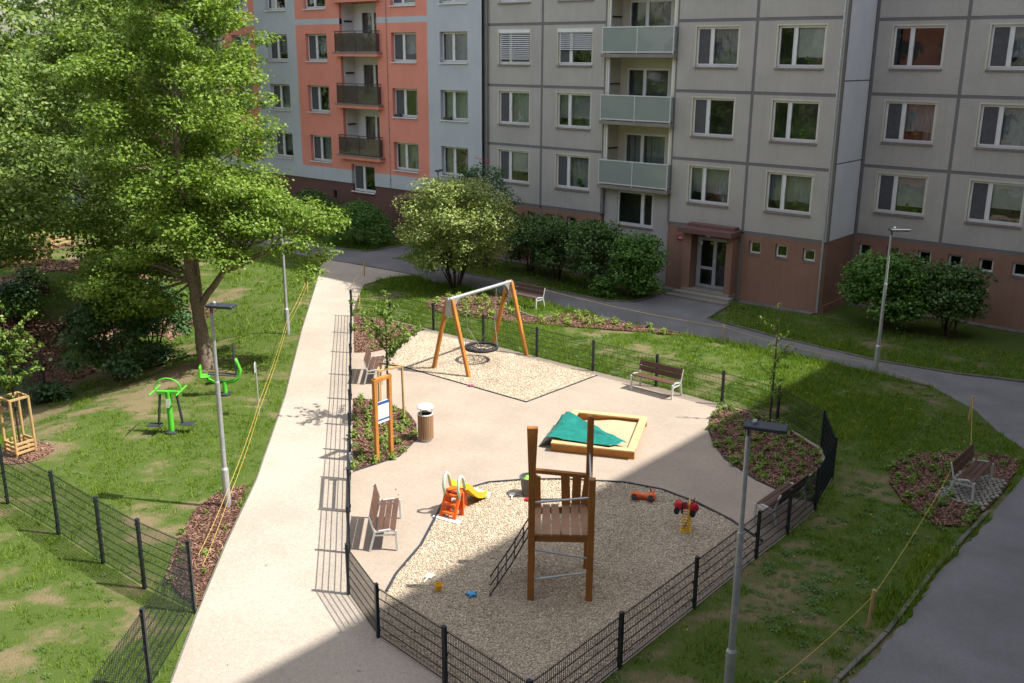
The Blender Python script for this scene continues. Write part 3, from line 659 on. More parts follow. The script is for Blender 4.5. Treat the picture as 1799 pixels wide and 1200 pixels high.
WG = thing('panel_apartment_wing', 'recessed grey concrete panel wing with square basement windows, right of the white clad corner', 'building')
WY = 39.62; WXs = [-15.24, -11.87, -8.27, -4.67]
styles_w = ['blind', 'half', 'dark', 'sheer', 'blind', 'sheer', 'half', 'dark', 'sheer', 'dark', 'grey', 'half']
for c in range(3):
    x0, x1 = WXs[c], WXs[c+1]; wx = (-14.58, -11.05, -7.45)[c]
    for k in range(4):
        wz = FZ[k]+0.98; hole = (wx, wx+1.96, wz, wz+1.58)
        panel(WG, x0, x1, FZ[k], FZ[k+1], WY, hole)
        ln = MB(); a, b, c0, d0 = hole; y0, y1 = WY-0.004, WY+0.12
        ln.box(a-0.045, a+0.01, y0, y1, c0, d0+0.045).box(b-0.01, b+0.03, y0, y1, c0, d0+0.045).box(a+0.01, b-0.01, y0, y1, d0-0.01, d0+0.045)
        ln.build('window_lining', 'plaster_cream', WG)
        window(WG, wx+0.01, wz, WY, 1.94, 1.57, 0.10, styles_w[c*4+k])
js = MB()
for x in WXs: js.box(x-0.075, x+0.075, WY+0.012, WY+0.15, 0.0, 14.1)
for z in FZ[:-1]:
    for c in range(3): js.box(WXs[c]+0.075, WXs[c+1]-0.075, WY+0.012, WY+0.15, z-0.075, z+0.075)
js.build('joint_seal', 'joint_grey', WG)
hs = [(x, x+0.52, 2.04, 2.56) for x in (-15.05, -13.9, -12.67, -11.5, -10.36, -9.18, -8.0, -6.8)]
wall_mb(MB(), -15.24, -4.67, 0, 2.82, WY+0.005, hs, 0.18).build('plinth', 'plinth_red', WG)
for h in hs: small_window(WG, h[0], h[2], WY+0.005)
MB().box(-4.66, 4.1, WY+0.005, WY+1.2, 0, 27).build('wall', 'panel_concrete', WG)
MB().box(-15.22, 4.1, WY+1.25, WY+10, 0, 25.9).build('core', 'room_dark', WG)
MB().box(-15.2, -4.68, WY+0.02, WY+1.2, 14.12, 25.9).build('upper_wall', 'panel_concrete', WG)
for c in range(3): window(WG, (-14.58, -11.05, -7.45)[c], FZ[4]+0.98, WY-0.1, 1.95, 1.57, 0.02, 'dark', screen=False)
MB().box(-15.3, 4.1, WY-0.15, WY+10, 25.9, 26.05).build('roof', 'roof_tar', WG)
kind(MB().box(-15.2, -4.0, WY-0.45, WY-0.01, -0.05, 0.05).build('plinth_paving', 'kerb_stone'), 'structure')
kind(MB().box(GX0, -21.75, GY-0.45, GY-0.01, -0.05, 0.05).box(-18.7, -15.5, GY-0.45, GY-0.01, -0.05, 0.05).build('plinth_paving', 'kerb_stone'), 'structure')

# --- orange and blue-grey rendered block
RB = thing('rendered_apartment_block', 'salmon orange and blue-grey rendered apartment block with smoked glass balconies', 'building')
RY = 36.75
zones = [(-69.5, -59.2, 'o'), (-59.2, -55.3, 'b'), (-55.3, -51.75, 'o'), (-51.75, -47.83, 'b'), (-47.83, -37.13, 'o'), (-37.13, -33.40, 'b')]
rwin = [-36.25, -39.84, -46.99, -50.58, -54.2, -58.0, -61.6, -65.2]
RZ = [3.90, 6.71, 9.53, 12.35]
rholes = [(x, x+1.90, z, z+1.48) for x in rwin for z in RZ]
rholes_bal = [(-43.95, -40.93, 4.45, 14.6)]
c0h = (-43.40, -41.47, 2.45, 3.95)
for x0, x1, t in zones:
    hs = [h for h in rholes if x0 <= h[0] and h[1] <= x1]
    if t == 'o':
        hb = rholes_bal if x0 < -42 < x1 else []
        wall_mb(MB(), x0, x1, 3.6, 11.50, RY, hs + hb + [c0h], 0.26, False).build('orange_wall', 'plaster_orange', RB)
        for a, b in (((x0, -43.95), (-40.93, x1)) if hb else ((x0, x1),)): wall_mb(MB(), a, b, 11.50, 11.80, RY, [], 0.26, False).build('string_course', 'plaster_blue_grey', RB)
        wall_mb(MB(), x0, x1, 11.80, 15.0, RY, hs + hb, 0.26, False).build('orange_wall', 'plaster_orange', RB)
        wall_mb(MB(), x0, x1, 2.86, 3.6, RY, [c0h], 0.26, False).build('blue_grey_wall', 'plaster_blue_grey', RB)
    else:
        wall_mb(MB(), x0, x1, 2.86, 15.0, RY, hs, 0.26, False).build('blue_grey_wall', 'plaster_blue_grey', RB)
for h in rholes:
    window(RB, h[0]+0.01, h[2], RY, 1.88, 1.47, 0.20, 'auto', 0.42, 'sill_white', 0.07)
window(RB, c0h[0]+0.01, c0h[2], RY, 1.91, 1.49, 0.20, 'dark', 0.45, 'sill_white', 0.07)
vh = [(-45.15, -44.85, 1.85, 2.3), (-38.9, -37.9, 1.7, 2.3)]
wall_mb(MB(), -69.5, -33.4, 0, 2.86, RY+0.05, [c0h]+vh, 0.2, False).build('plinth', 'plinth_brown', RB)
for i, z in enumerate((4.25, 7.05, 9.80, 12.60)):
    b = MB().box(-44.2, -40.62, RY-0.30, RY+1.1, z, z+0.17).build('balcony', 'plaster_orange', RB)
    MB().box(-44.26, -40.56, RY-0.34, RY+0.0, z+0.17, z+0.23).build('coping', 'concrete_raw', b)
    yr = RY-0.24; zb, zt = z+0.26, z+1.33
    rf = MB().box(-44.1, -40.72, yr-.025, yr+.025, zt-.045, zt).box(-44.1, -40.72, yr-.02, yr+.02, zb, zb+.05).box(-44.1, -40.72, yr-.012, yr+.012, zt-.14, zt-.12)
    for x in (-44.08, -42.41, -40.74): rf.box(x-.022, x+.022, yr-.022, yr+.022, z+.23, zt)
    rf.box(-44.1, -44.06, yr+.025, RY, zt-.045, zt).box(-40.76, -40.72, yr+.025, RY, zt-.045, zt)
    rf.build('railing', 'rail_brown', b)
    for a, c in ((-44.05, -42.44), (-42.38, -40.77)): MB().box(a, c, yr-.006, yr+.006, zb+.05, zt-.14).build('railing_panel', 'smoked_glass', b)
    MB().box(-40.745, -40.735, yr+.03, RY-.01, zb+.05, zt-.14).build('railing_panel', 'smoked_glass', b)
    z0, z1 = z+.2, z+2.78
    wall_mb(MB(), -43.93, -40.95, z0, z1, RY+1.0, [(-43.3, -41.35, z0+.05, z0+2.2)], 0.1).build('loggia_wall', 'plaster_pale', RB)
    window(RB, -43.3, z0+.05, RY+1.0, 1.95, 2.14, 0.02, 'grey', 0.5, 'pvc_white', 0.02, False)
    MB().box(-43.92, -43.86, RY+.30, RY+.85, z0+1.62, z0+1.70).build('drying_rack', 'rope_black', RB)
MB().box(-43.97, -43.93, RY+.2, RY+1.1, 4.4, 15).build('loggia_side', 'plaster_pale', RB)
MB().box(-40.95, -40.91, RY+.2, RY+1.1, 4.4, 15).build('loggia_side', 'plaster_pale', RB)
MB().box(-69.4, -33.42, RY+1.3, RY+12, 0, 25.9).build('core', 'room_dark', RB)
MB().box(-69.5, -33.4, RY+.0, RY+1.25, 15.0, 25.9).build('upper_wall', 'plaster_orange', RB)
MB().box(-69.5, -69.4, RY+.26, RY+12, 0, 25.9).build('end_wall', 'plaster_orange', RB)
MB().box(-69.6, -33.4, RY-.15, RY+12, 25.9, 26.05).build('roof', 'roof_tar', RB)
MB().tube([(-40.15, RY-.03, 2.9), (-40.15, RY-.03, 15)], 0.012, 6).build('lightning_rod', 'sill_brown', RB)
for z in (3.3, 4.6, 6.0, 7.4, 8.8, 10.2, 11.6): MB().box(-40.19, -40.11, RY-.04, RY, z, z+.05).build('rod_clip', 'sill_brown', RB)
for x, z in ((-39.7, 6.73), (-36.0, 6.73)): 
    MB().box(x, x+.45, RY-.05, RY+.12, z+.0, z+.12).build('flower_box', 'gym_dark', RB)
MB().box(-39.3, -37.4, RY-.5, RY+0.04, 2.45, 2.6).build('door_canopy', 'canopy_brown', RB)

# --- blocks on the viewer's side of the yard: seen only in window reflections, and casting the broad shadow
SB = thing('opposite_apartment_block', 'grey and orange apartment block behind the viewer, mirrored in the grey block windows', 'building')
for a, b, mm in ((-50, -34, 'panel_concrete'), (-33.98, -22, 'plaster_terracotta'), (-21.98, -6, 'panel_concrete'), (-5.98, 4.0, 'plaster_blue_grey')): MB().box(a, b, -15, -3.2, 0, 24).build('wall', mm, SB)
for x in np.arange(-48, 3, 3.6):
    for z in np.arange(1.4, 22, 2.8): MB().box(x, x+1.9, -3.22, -3.17, z, z+1.5).build('window', 'gym_dark', SB)
EB = thing('side_apartment_block', 'grey apartment block outside the right edge, casting the broad shadow over the playground', 'building')
MB().box(4.2, 16, -15, 52, 0, 28).build('wall', 'panel_concrete', EB)
for y in np.arange(0, 32, 3.6):
    for z in np.arange(1.4, 26, 2.8): MB().box(4.16, 4.21, y, y+1.9, z, z+1.5).build('window', 'gym_dark', EB)

# ------------------------------------------------------------------ fences
def mesh_panel_mesh(L, H, hw=.0058):
    mb = MB(); n = int(L/0.05); r = 0.0044
    for i in range(n+1):
        x = L*i/n; mb.tube([(x, 0, 0.03), (x, 0, H)], r, 3, False)
    k = int(round(H/0.2)); zs = [0.05+(H-0.09)*j/k for j in range(k+1)]
    for z in zs:
        for y in (-0.006, 0.006): mb.bar((0, y, z), (L, y, z), hw, hw*1.35)
    return mb.mesh('mesh_panel', 'anthracite')
PANEL_LO = mesh_panel_mesh(2.4, 1.02); PANEL_HI = mesh_panel_mesh(1.9, 1.42, .0045)
def post_mesh(H): 
    mb = MB().box(-.035, .035, -.028, .028, -0.2, H).box(-.039, .039, -.032, .032, H, H+.015)
    for z in (0.15, H*0.5, H-0.12): mb.box(-.045, .045, -.04, -.028, z, z+.04)
    return mb.mesh('post', 'anthracite')
POST_LO = post_mesh(1.06); POST_HI = post_mesh(1.46)
def fence(label, pts, hi=False, closed=False, skip=()):
    f = thing('mesh_fence', label, 'fence', (*pts[0], 0.0)); o = Vector((*pts[0], 0))
    pm, qm, L = (PANEL_HI, POST_HI, 1.9) if hi else (PANEL_LO, POST_LO, 2.4)
    n = len(pts)
    for i, p in enumerate(pts):
        q = pts[(i+1) % n] if (closed or i < n-1) else pts[i-1]
        a = math.atan2(q[1]-p[1], q[0]-p[0])
        z = float(terrain(p[0], p[1]))
        link('post', qm, f, Vector((*p, z))-o, rz=a)
        if (closed or i < n-1) and i not in skip:
            q = pts[(i+1) % n]; a = math.atan2(q[1]-p[1], q[0]-p[0]); ln = math.hypot(q[0]-p[0], q[1]-p[1])
            e = link('mesh_panel', pm, f, Vector((*p, z+0.02))-o, rz=a); e.scale = ((ln-0.06)/L, 1, 1)
            e.location += Vector((math.cos(a), math.sin(a), 0))*0.03
    return f
ring = FL + FB + FR + FF
GATE_I = 2                                     # opening between post 2 and 3 of the path side
fence('low anthracite wire mesh fence enclosing the playground', ring, closed=True, skip=(GATE_I,))
ga, gb = Vector((*FL[2], 0)), Vector((*FL[3], 0)); gd = (gb-ga); ang = math.atan2(gd.y, gd.x); gl = gd.length
gt = thing('gate', 'anthracite framed mesh gate in the playground fence beside the gravel path', 'gate', ga, ang)
MB().box(.06, .11, -.02, .02, .08, 1.06).box(gl-.11, gl-.06, -.02, .02, .08, 1.06).box(.11, gl-.11, -.02, .02, 1.01, 1.06).box(.11, gl-.11, -.02, .02, .08, .13).box(.11, gl-.11, -.02, .02, .55, .6).build('gate_frame', 'anthracite', gt)
e = link('mesh_panel', PANEL_LO, gt, (.11, 0, .06)); e.scale = ((gl-.22)/2.4, 1, .93)
MB().box(gl-.16, gl-.09, -.05, .05, .55, .75).tube([(gl-.12, -.05, .68), (gl-.24, -.09, .68)], .012, 6).build('latch', 'galvanised', gt)
fence('taller anthracite mesh fence around the lawn at the lower left corner', [(-24.6, 8.05), (-21.99, 8.08), (-19.65, 8.14), (-17.75, 8.14), (-16.23, 8.18), (-14.75, 8.33), (-13.29, 6.61), (-12.0, 5.0)], hi=True)
fence('dark fence posts with mesh standing in the hollow behind the staked sapling', [(-26.6, 9.6), (-28.6, 11.2), (-30.9, 13.0)], hi=True)

# ------------------------------------------------------------------ lamps
def lamp(x, y, rz, label, H=4.72, head=0.55):
    l = thing('street_lamp', label, 'street lamp', (x, y, 0), rz, 'galvanised post-top street lamps')
    MB().tube([(0, 0, -.1), (0, 0, .95), (0, 0, 1.0), (0, 0, 3.0)], [.085, .085, .056, .053], 14).build('lower_pole', 'galvanised', l, smooth=False)
    MB().tube([(0, 0, 3.0), (0, 0, 3.03), (0, 0, H-.03)], [.053, .040, .035], 12).build('upper_pole', 'galvanised', l)
    h = MB().tube([(0, 0, H-.16), (0, 0, H-.02)], .036, 10).build('bracket', 'lamp_head_grey', l)
    hd = MB().box(-.07, head, -.14, .14, H-.02, H+.045).build('lamp_head', 'lamp_head_grey', l, bevel=.015)
    MB().box(.06, head-.06, -.11, .11, H-.028, H-.021).build('lamp_lens', 'frosted_glass', hd)
    MB().lathe([(.035, 0), (.04, .03), (.025, .06)], 10, (.08, 0, H+.045)).build('sensor', 'galvanised', hd)
    return l
lamp(-18.05, 11.25, math.radians(28), 'slim galvanised street lamp in front of the green fitness machines')
lamp(-28.79, 21.03, math.radians(30), 'slim street lamp under the big tree crown beside the gravel path')
lamp(-10.70, 30.75, math.radians(40), 'galvanised street lamp by the asphalt path in front of the reddish base wall')
lamp(-6.05, 12.42, math.radians(20), 'tall galvanised street lamp nearest the viewer, beside the shaded lawn')
lamp(-32.4, 32.6, math.radians(120), 'street lamp half hidden behind the pale flowering bush')

# ------------------------------------------------------------------ benches
def make_bench(label, light=False):
    b = thing('bench', label, 'bench', (0, 0, 0), 0, 'slatted park benches with grey metal frames')
    wd = 'bench_wood_light' if light else 'bench_wood'
    L = 1.55                                   # local: x along the seat, -y front, +y back
    for s in (-1, 1):
        x = s*(L/2-.04)
        mb = MB()
        mb.bar((x, -.26, 0), (x, -.24, .44), .045, .05, (1, 0, 0))
        mb.bar((x, -.27, .44), (x, -.10, .475), .045, .035, (0, 0, 1)); mb.bar((x, -.10, .475), (x, .20, .43), .045, .035)
        mb.bar((x, .30, 0), (x, .19, .42), .045, .05, (1, 0, 0)); mb.bar((x, .19, .42), (x, .30, .82), .04, .045, (1, 0, 0))
        mb.bar((x, -.24, .36), (x, .2, .36), .03, .03)
        mb.build('bench_leg', 'frame_grey', b)
    for i in range(3): MB().box(-L/2+.02, L/2-.02, -.235+i*.135, -.235+i*.135+.118, .455-.012*i, .485-.012*i).build('seat_slat', wd, b, bevel=.004)
    for i in range(2):
        z0 = .53+i*.165; y0 = .205+ (z0-.42)*.27
        MB().bar((-L/2+.02, y0-.02, z0+.07), (L/2-.02, y0-.02, z0+.07), .03, .145, (0, .26, .965)).build('back_slat', wd, b, bevel=.004)
    return b
bench0 = make_bench('brown slatted bench in the sun against the back mesh fence'); index_children(bench0)
bench0.location = (-15.05, 24.40, .024)
def bench(loc, rz, label): return dup(bench0, loc, rz, label)
fa = math.atan2(10.73, -12.5)
bench((-14.62, 12.75, .024), fa-math.pi/2+math.radians(-40), 'brown slatted bench beside the fence corner near the round gravel pit') if False else None
bench((-14.35, 12.72, .024), math.radians(134), 'brown slatted bench by the path fence, facing the climbing tower')
bench((-22.55, 19.75, .024), math.radians(134), 'brown slatted bench behind the young tree and the wooden info frame')
bench((-8.42, 19.15, .024), math.radians(-90), 'brown slatted bench seen from behind at the shaded mesh fence')
bench((-5.62, 23.45, .03), math.radians(90), 'dark slatted bench on the cobblestone patch by the asphalt')
bench((-24.95, 30.1, .01), math.radians(0), 'reddish slatted bench beside the asphalt path behind the swing')

# cobbled patch under the right bench: every stone its own piece
cb = kind(MB().prism([(-6.15, 22.4), (-6.15, 24.45), (-4.97, 24.5), (-4.97, 22.35)], -.05, .044).build('cobble_patch', 'mulch_base'), 'structure')
stone_ms = []
for s in range(5):
    r = random.Random(s); pts = []
    for i in range(8):
        a = 2*math.pi*i/8+.39; q = (abs(math.cos(a))**4+abs(math.sin(a))**4)**-.25
        pts.append((q*.048*math.cos(a)*r.uniform(.9, 1.08), q*.048*math.sin(a)*r.uniform(.9, 1.08)))
    vs = [(x, y, -.03) for x, y in pts]+[(x, y, .012) for x, y in pts]+[(x*.8, y*.8, .022) for x, y in pts]
    fs = [tuple(range(16, 24))]+[(i+k*8, (i+1) % 8+k*8, (i+1) % 8+8+k*8, i+8+k*8) for k in range(2) for i in range(8)]
    me = bpy.data.meshes.new('cobblestone'); me.from_pydata(vs, [], fs); me.materials.append(MATS['cobble_stone']); stone_ms.append(me)
r = random.Random(5)
for i in range(9):
    for j in range(16):
        x = -6.08+i*.128+(.06 if j % 2 else 0)+r.uniform(-.01, .01); y = 22.46+j*.126+r.uniform(-.01, .01)
        if x > -5.0: continue
        o = link('cobblestone', stone_ms[r.randint(0, 4)], cb, (x, y, .05+r.uniform(-.006, .006)), rz=r.uniform(-.15, .15)); o.scale = (1.12, 1.12, 1.3)

# ------------------------------------------------------------------ swing
sw = thing('nest_swing', 'wooden A-frame swing with a grey top beam and a black round nest seat', 'swing')
apL, apR = Vector((-21.08, 21.66, 2.46)), Vector((-21.32, 24.82, 2.46))
for ap, feet in ((apL, ((-21.85, 21.62), (-20.28, 21.70))), (apR, ((-22.10, 24.86), (-20.45, 24.78)))):
    for sgn, f in zip((-1, 1), feet):
        top = ap+Vector((sgn*.09, 0, .02)); MB().bar((*f, -.1), top, .115, .115, (0, 1, 0)).build('post', 'post_wood', sw, bevel=.012)
bm = MB().tube([apL+Vector((0, -.12, 0)), apR+Vector((0, .12, 0))], .058, 14).build('top_beam', 'galvanised', sw, smooth=False)
for ap, s in ((apL, 1), (apR, -1)):
    MB().add([ap+Vector((-.16, -.07*s, -.55)), ap+Vector((.16, -.07*s, -.55)), ap+Vector((.10, -.07*s, .06)), ap+Vector((-.10, -.07*s, .06)),
              ap+Vector((-.16, -.062*s, -.55)), ap+Vector((.16, -.062*s, -.55)), ap+Vector((.10, -.062*s, .06)), ap+Vector((-.10, -.062*s, .06))],
             [(0, 1, 2, 3), (7, 6, 5, 4), (0, 4, 5, 1), (1, 5, 6, 2), (2, 6, 7, 3), (3, 7, 4, 0)]).build('end_plate', 'galvanised', sw)
    for q in (-1, 1):
        vs = []
        for t in np.linspace(0, 1, 7): vs.append(ap+Vector((q*.075, s*(.06+.42*t), .0-.40*(1-t)**2.2)))
        top = [ap+Vector((q*.075, s*(.06+.42*t), .02)) for t in np.linspace(0, 1, 7)]
        mbb = MB(); mbb.add([*vs, *top, *[v+Vector((q*.012, 0, 0)) for v in vs], *[v+Vector((q*.012, 0, 0)) for v in top]],
                            [(i, i+1, i+8, i+7) for i in range(6)]+[(i+14, i+15, i+22, i+21) for i in range(6)]+[(i, i+1, i+15, i+14) for i in range(6)])
        mbb.build('gusset', 'galvanised', sw)
sc_ = Vector((-21.2, 23.26, .50))
seat = MB().ring(sc_, .53, .055, 32, 8).build('nest_seat', 'rubber_black', sw, smooth=True)
net = MB()
for k in range(8):
    a = math.pi*2*k/8
    for R0 in (.5,): net.tube([sc_+Vector((math.cos(a)*.5, math.sin(a)*.5, 0)), sc_+Vector((math.cos(a)*.25, math.sin(a)*.25, -.07)), sc_+Vector((0, 0, -.09))], .013, 5)
    b = a+math.pi/8
    net.tube([sc_+Vector((math.cos(b)*.5, math.sin(b)*.5, -.01)), sc_+Vector((math.cos(b+.5)*.3, math.sin(b+.5)*.3, -.06))], .011, 5)
    net.tube([sc_+Vector((math.cos(b)*.5, math.sin(b)*.5, -.01)), sc_+Vector((math.cos(b-.5)*.3, math.sin(b-.5)*.3, -.06))], .011, 5)
net.ring(sc_+Vector((0, 0, -.065)), .3, .012, 24, 5).ring(sc_+Vector((0, 0, -.085)), .15, .011, 20, 5)
net.build('net', 'rope_black', seat)
for py in (22.5, 24.02):
    ch = MB()
    hp = Vector((-21.2, py, 2.40)); kn = Vector((-21.2, py, 1.42)).lerp(sc_, .12)
    ch.tube([hp, kn], .010, 5)
    for q in (-1, 1): ch.tube([kn, sc_+Vector((q*.40, (-.36 if py < 23 else .36), .03))], .010, 5)
    ch.build('hanger_rope', 'rope_grey', sw)


# ------------------------------------------------------------------ climbing tower
tw = thing('climbing_tower', 'dark brown wooden climbing tower with deck, steel bars and rope ladder', 'climbing tower')
TFL, TFR, TRL, TRR = Vector((-10.36, 12.72, 0)), Vector((-9.51, 13.41, 0)), Vector((-11.06, 13.60, 0)), Vector((-10.27, 14.37, 0))
Z = Vector((0, 0, 1)); ux = (TFR-TFL).normalized(); uy = (TRL-TFL).normalized()
def tpost(p, h, name='post'):
    return MB().bar(p-Z*.2, p+Z*h, .125, .125, uy).build(name, 'tower_wood', tw, bevel=.012)
tpost(TFR, 2.52); tpost(TRL, 2.2); tpost(TRR, 3.28)
mb = MB().bar(TFL-Z*.2, TFL+Z*2.55, .125, .125, uy); mb.bar(TFL+Z*2.55, TFL+Z*3.5, .125, .125, uy, .20, .125)
mb.build('post', 'tower_wood', tw, bevel=.010)
zf = 1.40; nb = 6
for i in range(nb):
    a = TFL.lerp(TFR, (i+.5)/nb); b = TRL.lerp(TRR, (i+.5)/nb); sk = ux*(.02*((i % 3)-1))
    MB().bar(a+sk+Z*zf-uy*.06, b-sk+Z*zf+uy*.05, .165, .04, (0, 0, 1), .145).build('deck_board', 'tower_deck', tw)
MB().bar(TFL+Z*(zf-.09)+ux*.06, TFR+Z*(zf-.09)-ux*.06, .05, .13).build('deck_beam', 'tower_wood', tw); MB().bar(TRL+Z*(zf-.09)+ux*.06, TRR+Z*(zf-.09)-ux*.06, .05, .13).build('deck_beam', 'tower_wood', tw)
MB().bar(TRL+Z*2.17-ux*.02, TRR+Z*2.02+ux*.05, .11, .07).build('top_rail', 'tower_wood', tw)
for t0, t1, wv in ((.06, .05, .20), (.60, .575, .17), (.775, .785, .17), (.93, .985, .15)):
    a = TRL.lerp(TRR, t0)-uy*.05; b = TRL.lerp(TRR, t1)-uy*.05
    MB().bar(a+Z*(zf+.05), b+Z*2.06, .04, wv, ux).build('rail_board', 'tower_wood', tw)
for a, b in ((TFL+Z*2.02, TFR+Z*2.14), (TFL+Z*1.08, TFR+Z*.90), (TFL+Z*.44, TFR+Z*.62), (TRL+Z*1.56, TRR+Z*1.52), (TFR+Z*2.10, TRR+Z*2.52), (TFR+Z*1.7, TRR+Z*1.7)):
    MB().tube([a, b], .021, 10).build('steel_bar', 'galvanised', tw)
rl = MB(); A0, B0 = TFL.lerp(TRL, .18)+Z*1.36, TFL.lerp(TRL, .85)+Z*1.36; A1, B1 = Vector((-11.02, 12.28, .02)), Vector((-11.5, 12.85, .02))
for a, b in ((A0, A1), (B0, B1)):
    rl.tube([a, a.lerp(b, .5)-Z*.05, b], .013, 6)
mid0, mid1 = A0.lerp(B0, .5), A1.lerp(B1, .5); rl.tube([mid0, mid0.lerp(mid1, .5)-Z*.05, mid1], .012, 6)
for t in (.2, .4, .6, .8, .98): rl.tube([A0.lerp(A1, t), mid0.lerp(mid1, t)-Z*.04, B0.lerp(B1, t)], .012, 6)
rl.build('rope_ladder', 'rope_black', tw)

# ------------------------------------------------------------------ sandbox and tarp
sb = thing('sandbox', 'square timber sandbox in the middle of the playground', 'sandbox')
S = [Vector((-14.52, 18.75, 0)), Vector((-12.72, 19.60, 0)), Vector((-13.75, 21.75, 0)), Vector((-15.5, 20.95, 0))]
for i in range(4):
    a, b = S[i], S[(i+1) % 4]; d = (b-a).normalized(); e = .09 if i % 2 == 0 else -.085
    MB().bar(a-d*e+Z*.12, b+d*e+Z*.12, .07, .22).build('side_beam', 'post_wood', sb, bevel=.008)
    MB().bar(a-d*e+Z*.255, b+d*e+Z*.255, .21, .045).build('seat_board', 'sandbox_wood', sb, bevel=.006)
cen = sum(S, Vector())/4
sand = MB(); N = 12; vs = []
for i in range(N+1):
    for j in range(N+1):
        u, v = i/N, j/N; p = S[0].lerp(S[1], u).lerp(S[3].lerp(S[2], u), v); p = cen+(p-cen)*.96
        vs.append((p.x, p.y, .03+.10*u+.13*u*float(vnoise(p.x*1.0, p.y, 1.6))))
sand.add(vs, [(i*(N+1)+j, i*(N+1)+j+1, (i+1)*(N+1)+j+1, (i+1)*(N+1)+j) for i in range(N) for j in range(N)])
so_ = kind(sand.build('sand', 'sand', sb, smooth=True), 'stuff')
tp = MB(); N, M_ = 34, 30; vs = []
T0, T1, T2, T3 = Vector((-15.0, 18.68, .0)), Vector((-13.2, 19.34, .30)), Vector((-13.02, 19.85, .34)), Vector((-15.55, 20.62, .31))
for i in range(N+1):
    for j in range(M_+1):
        u, v = i/N, j/M_
        p = T0.lerp(T1, u).lerp(T3.lerp(T2, u), v)
        ins = (p-cen); base = .30
        z = .292 if not (0.12 < u < .95 and .08 < v < .92) else (.297-.012*math.sin(math.pi*min(1, max(0, (u-.12)/.83)))*math.sin(math.pi*v))
        z += .012*float(vnoise(p.x, p.y, 3.2)) + (.05*abs(float(vnoise(p.x+p.y*.4, p.y, 2.6))-.5)) + .04*abs(float(vnoise(p.x*.6-p.y, p.y*1.3, 4.5))-.5) + .012*float(vnoise(p.x, p.y, 11))
        fold = math.exp(-((v-.80-.06*math.sin(u*7))/.05)**2)*.075*(.6+.4*math.sin(u*11+1)); z += fold
        if v > .86: z += .012*math.sin(u*17)
        if u < .10: z -= (1-u/.10)*(.29*(1-v)**1.5)
        vs.append((p.x, p.y+.10*math.sin(u*6)*max(0, v-.8), z+.006))
tp.add(vs, [(i*(M_+1)+j, i*(M_+1)+j+1, (i+1)*(M_+1)+j+1, (i+1)*(M_+1)+j) for i in range(N) for j in range(M_)])
o = tp.build('sandbox_cover', 'tarp_green', smooth=True); m = o.modifiers.new('thick', 'SOLIDIFY'); m.thickness = .006
tag(o, 'crumpled teal green tarpaulin pulled half over the timber sandbox', 'tarpaulin')

# ------------------------------------------------------------------ litter bin, info frame, signs, bucket, toys
bn = thing('litter_bin', 'round brown slatted litter bin with a white lid', 'bin', (-17.55, 17.05, .024))
MB().lathe([(.17, 0), (.17, .06), (.13, .08)], 24).build('base', 'frame_grey', bn)
MB().lathe([(.185, .08), (.185, .72), (.17, .72), (.17, .12)], 28).build('liner', 'bucket_grey', bn)
me = MB().box(-.018, .018, -.011, .011, .07, .73).mesh('slat', 'bin_wood')
for i in range(26):
    a = 2*math.pi*i/26; link('slat', me, bn, (.197*math.cos(a), .197*math.sin(a), 0), rz=a+math.pi/2)
MB().ring((0, 0, .745), .19, .022, 28, 6).build('rim', 'frame_grey', bn)
for a in (.6, 2.7, 4.8): MB().tube([(.17*math.cos(a), .17*math.sin(a), .74), (.19*math.cos(a), .19*math.sin(a), .93)], .016, 6).build('lid_post', 'frame_grey', bn)
MB().lathe([(.22, .92), (.225, .945), (.19, .985), (.08, 1.0), (.0, 1.003)], 28).build('lid', 'sign_white', bn, smooth=False)
ib = thing('info_frame', 'orange-brown wooden frame with a white notice board beside the bark bed', 'notice board')
for p in ((-17.42, 15.20), (-17.46, 15.72)): MB().bar((*p, -.1), (*p, 2.22), .10, .10, (0, 1, 0)).build('post', 'post_wood', ib, bevel=.008)
MB().bar((-17.42, 15.14, 2.17), (-17.465, 15.78, 2.17), .104, .10).build('crossbar', 'post_wood', ib, bevel=.008)
bd = MB().box(-.012, .012, -.20, .20, 1.02, 1.58).build('board', 'sign_white', ib, (-17.44, 15.46, 0)); 
MB().box(.0125, .0145, -.20, .20, 1.50, 1.58).build('header_band', 'sign_blue', bd); MB().box(.0125, .0145, -.20, .20, 1.08, 1.13).build('footer_band', 'sign_blue', bd)
for k in range(9): MB().box(.0125, .0140, -.16, .16-.05*((k*7) % 3), 1.44-k*.034, 1.452-k*.034).build('text_line', 'alu_grey', bd)
for z in (1.15, 1.45): MB().box(-.02, .0, -.22, .22, z, z+.025).build('clip', 'frame_grey', ib, (-17.44, 15.46, 0))
sg = thing('small_sign', 'small white sign on a thin grey pole near the fitness machines', 'sign', (-22.40, 15.21, 0), math.radians(-40))
MB().tube([(0, 0, -.1), (0, 0, 1.62)], .018, 8).build('pole', 'galvanised', sg)
q = MB().box(-.11, .11, -.032, -.020, 1.33, 1.60).build('plate', 'sign_white', sg)
MB().box(-.11, .11, -.036, -.0325, 1.53, 1.60).build('header_band', 'sign_blue', q)
for k in range(4): MB().box(-.08, .08-.04*(k % 2), -.036, -.0325, 1.47-.035*k, 1.48-.035*k).build('text_line', 'alu_grey', q)
bk = thing('bucket', 'dark grey plastic bucket with a lime green toy inside', 'bucket', (-13.30, 16.22, .03))
MB().lathe([(.15, 0), (.16, .02), (.205, .44), (.225, .44), (.225, .475), (.19, .475), (.15, .06), (.0, .05)], 26).build('body', 'bucket_grey', bk, smooth=False)
MB().lathe([(.0, .36), (.10, .38), (.13, .44), (.07, .50), (.0, .5)], 9, (.03, -.04, 0)).build('lime_toy', 'lime_plastic', bk)
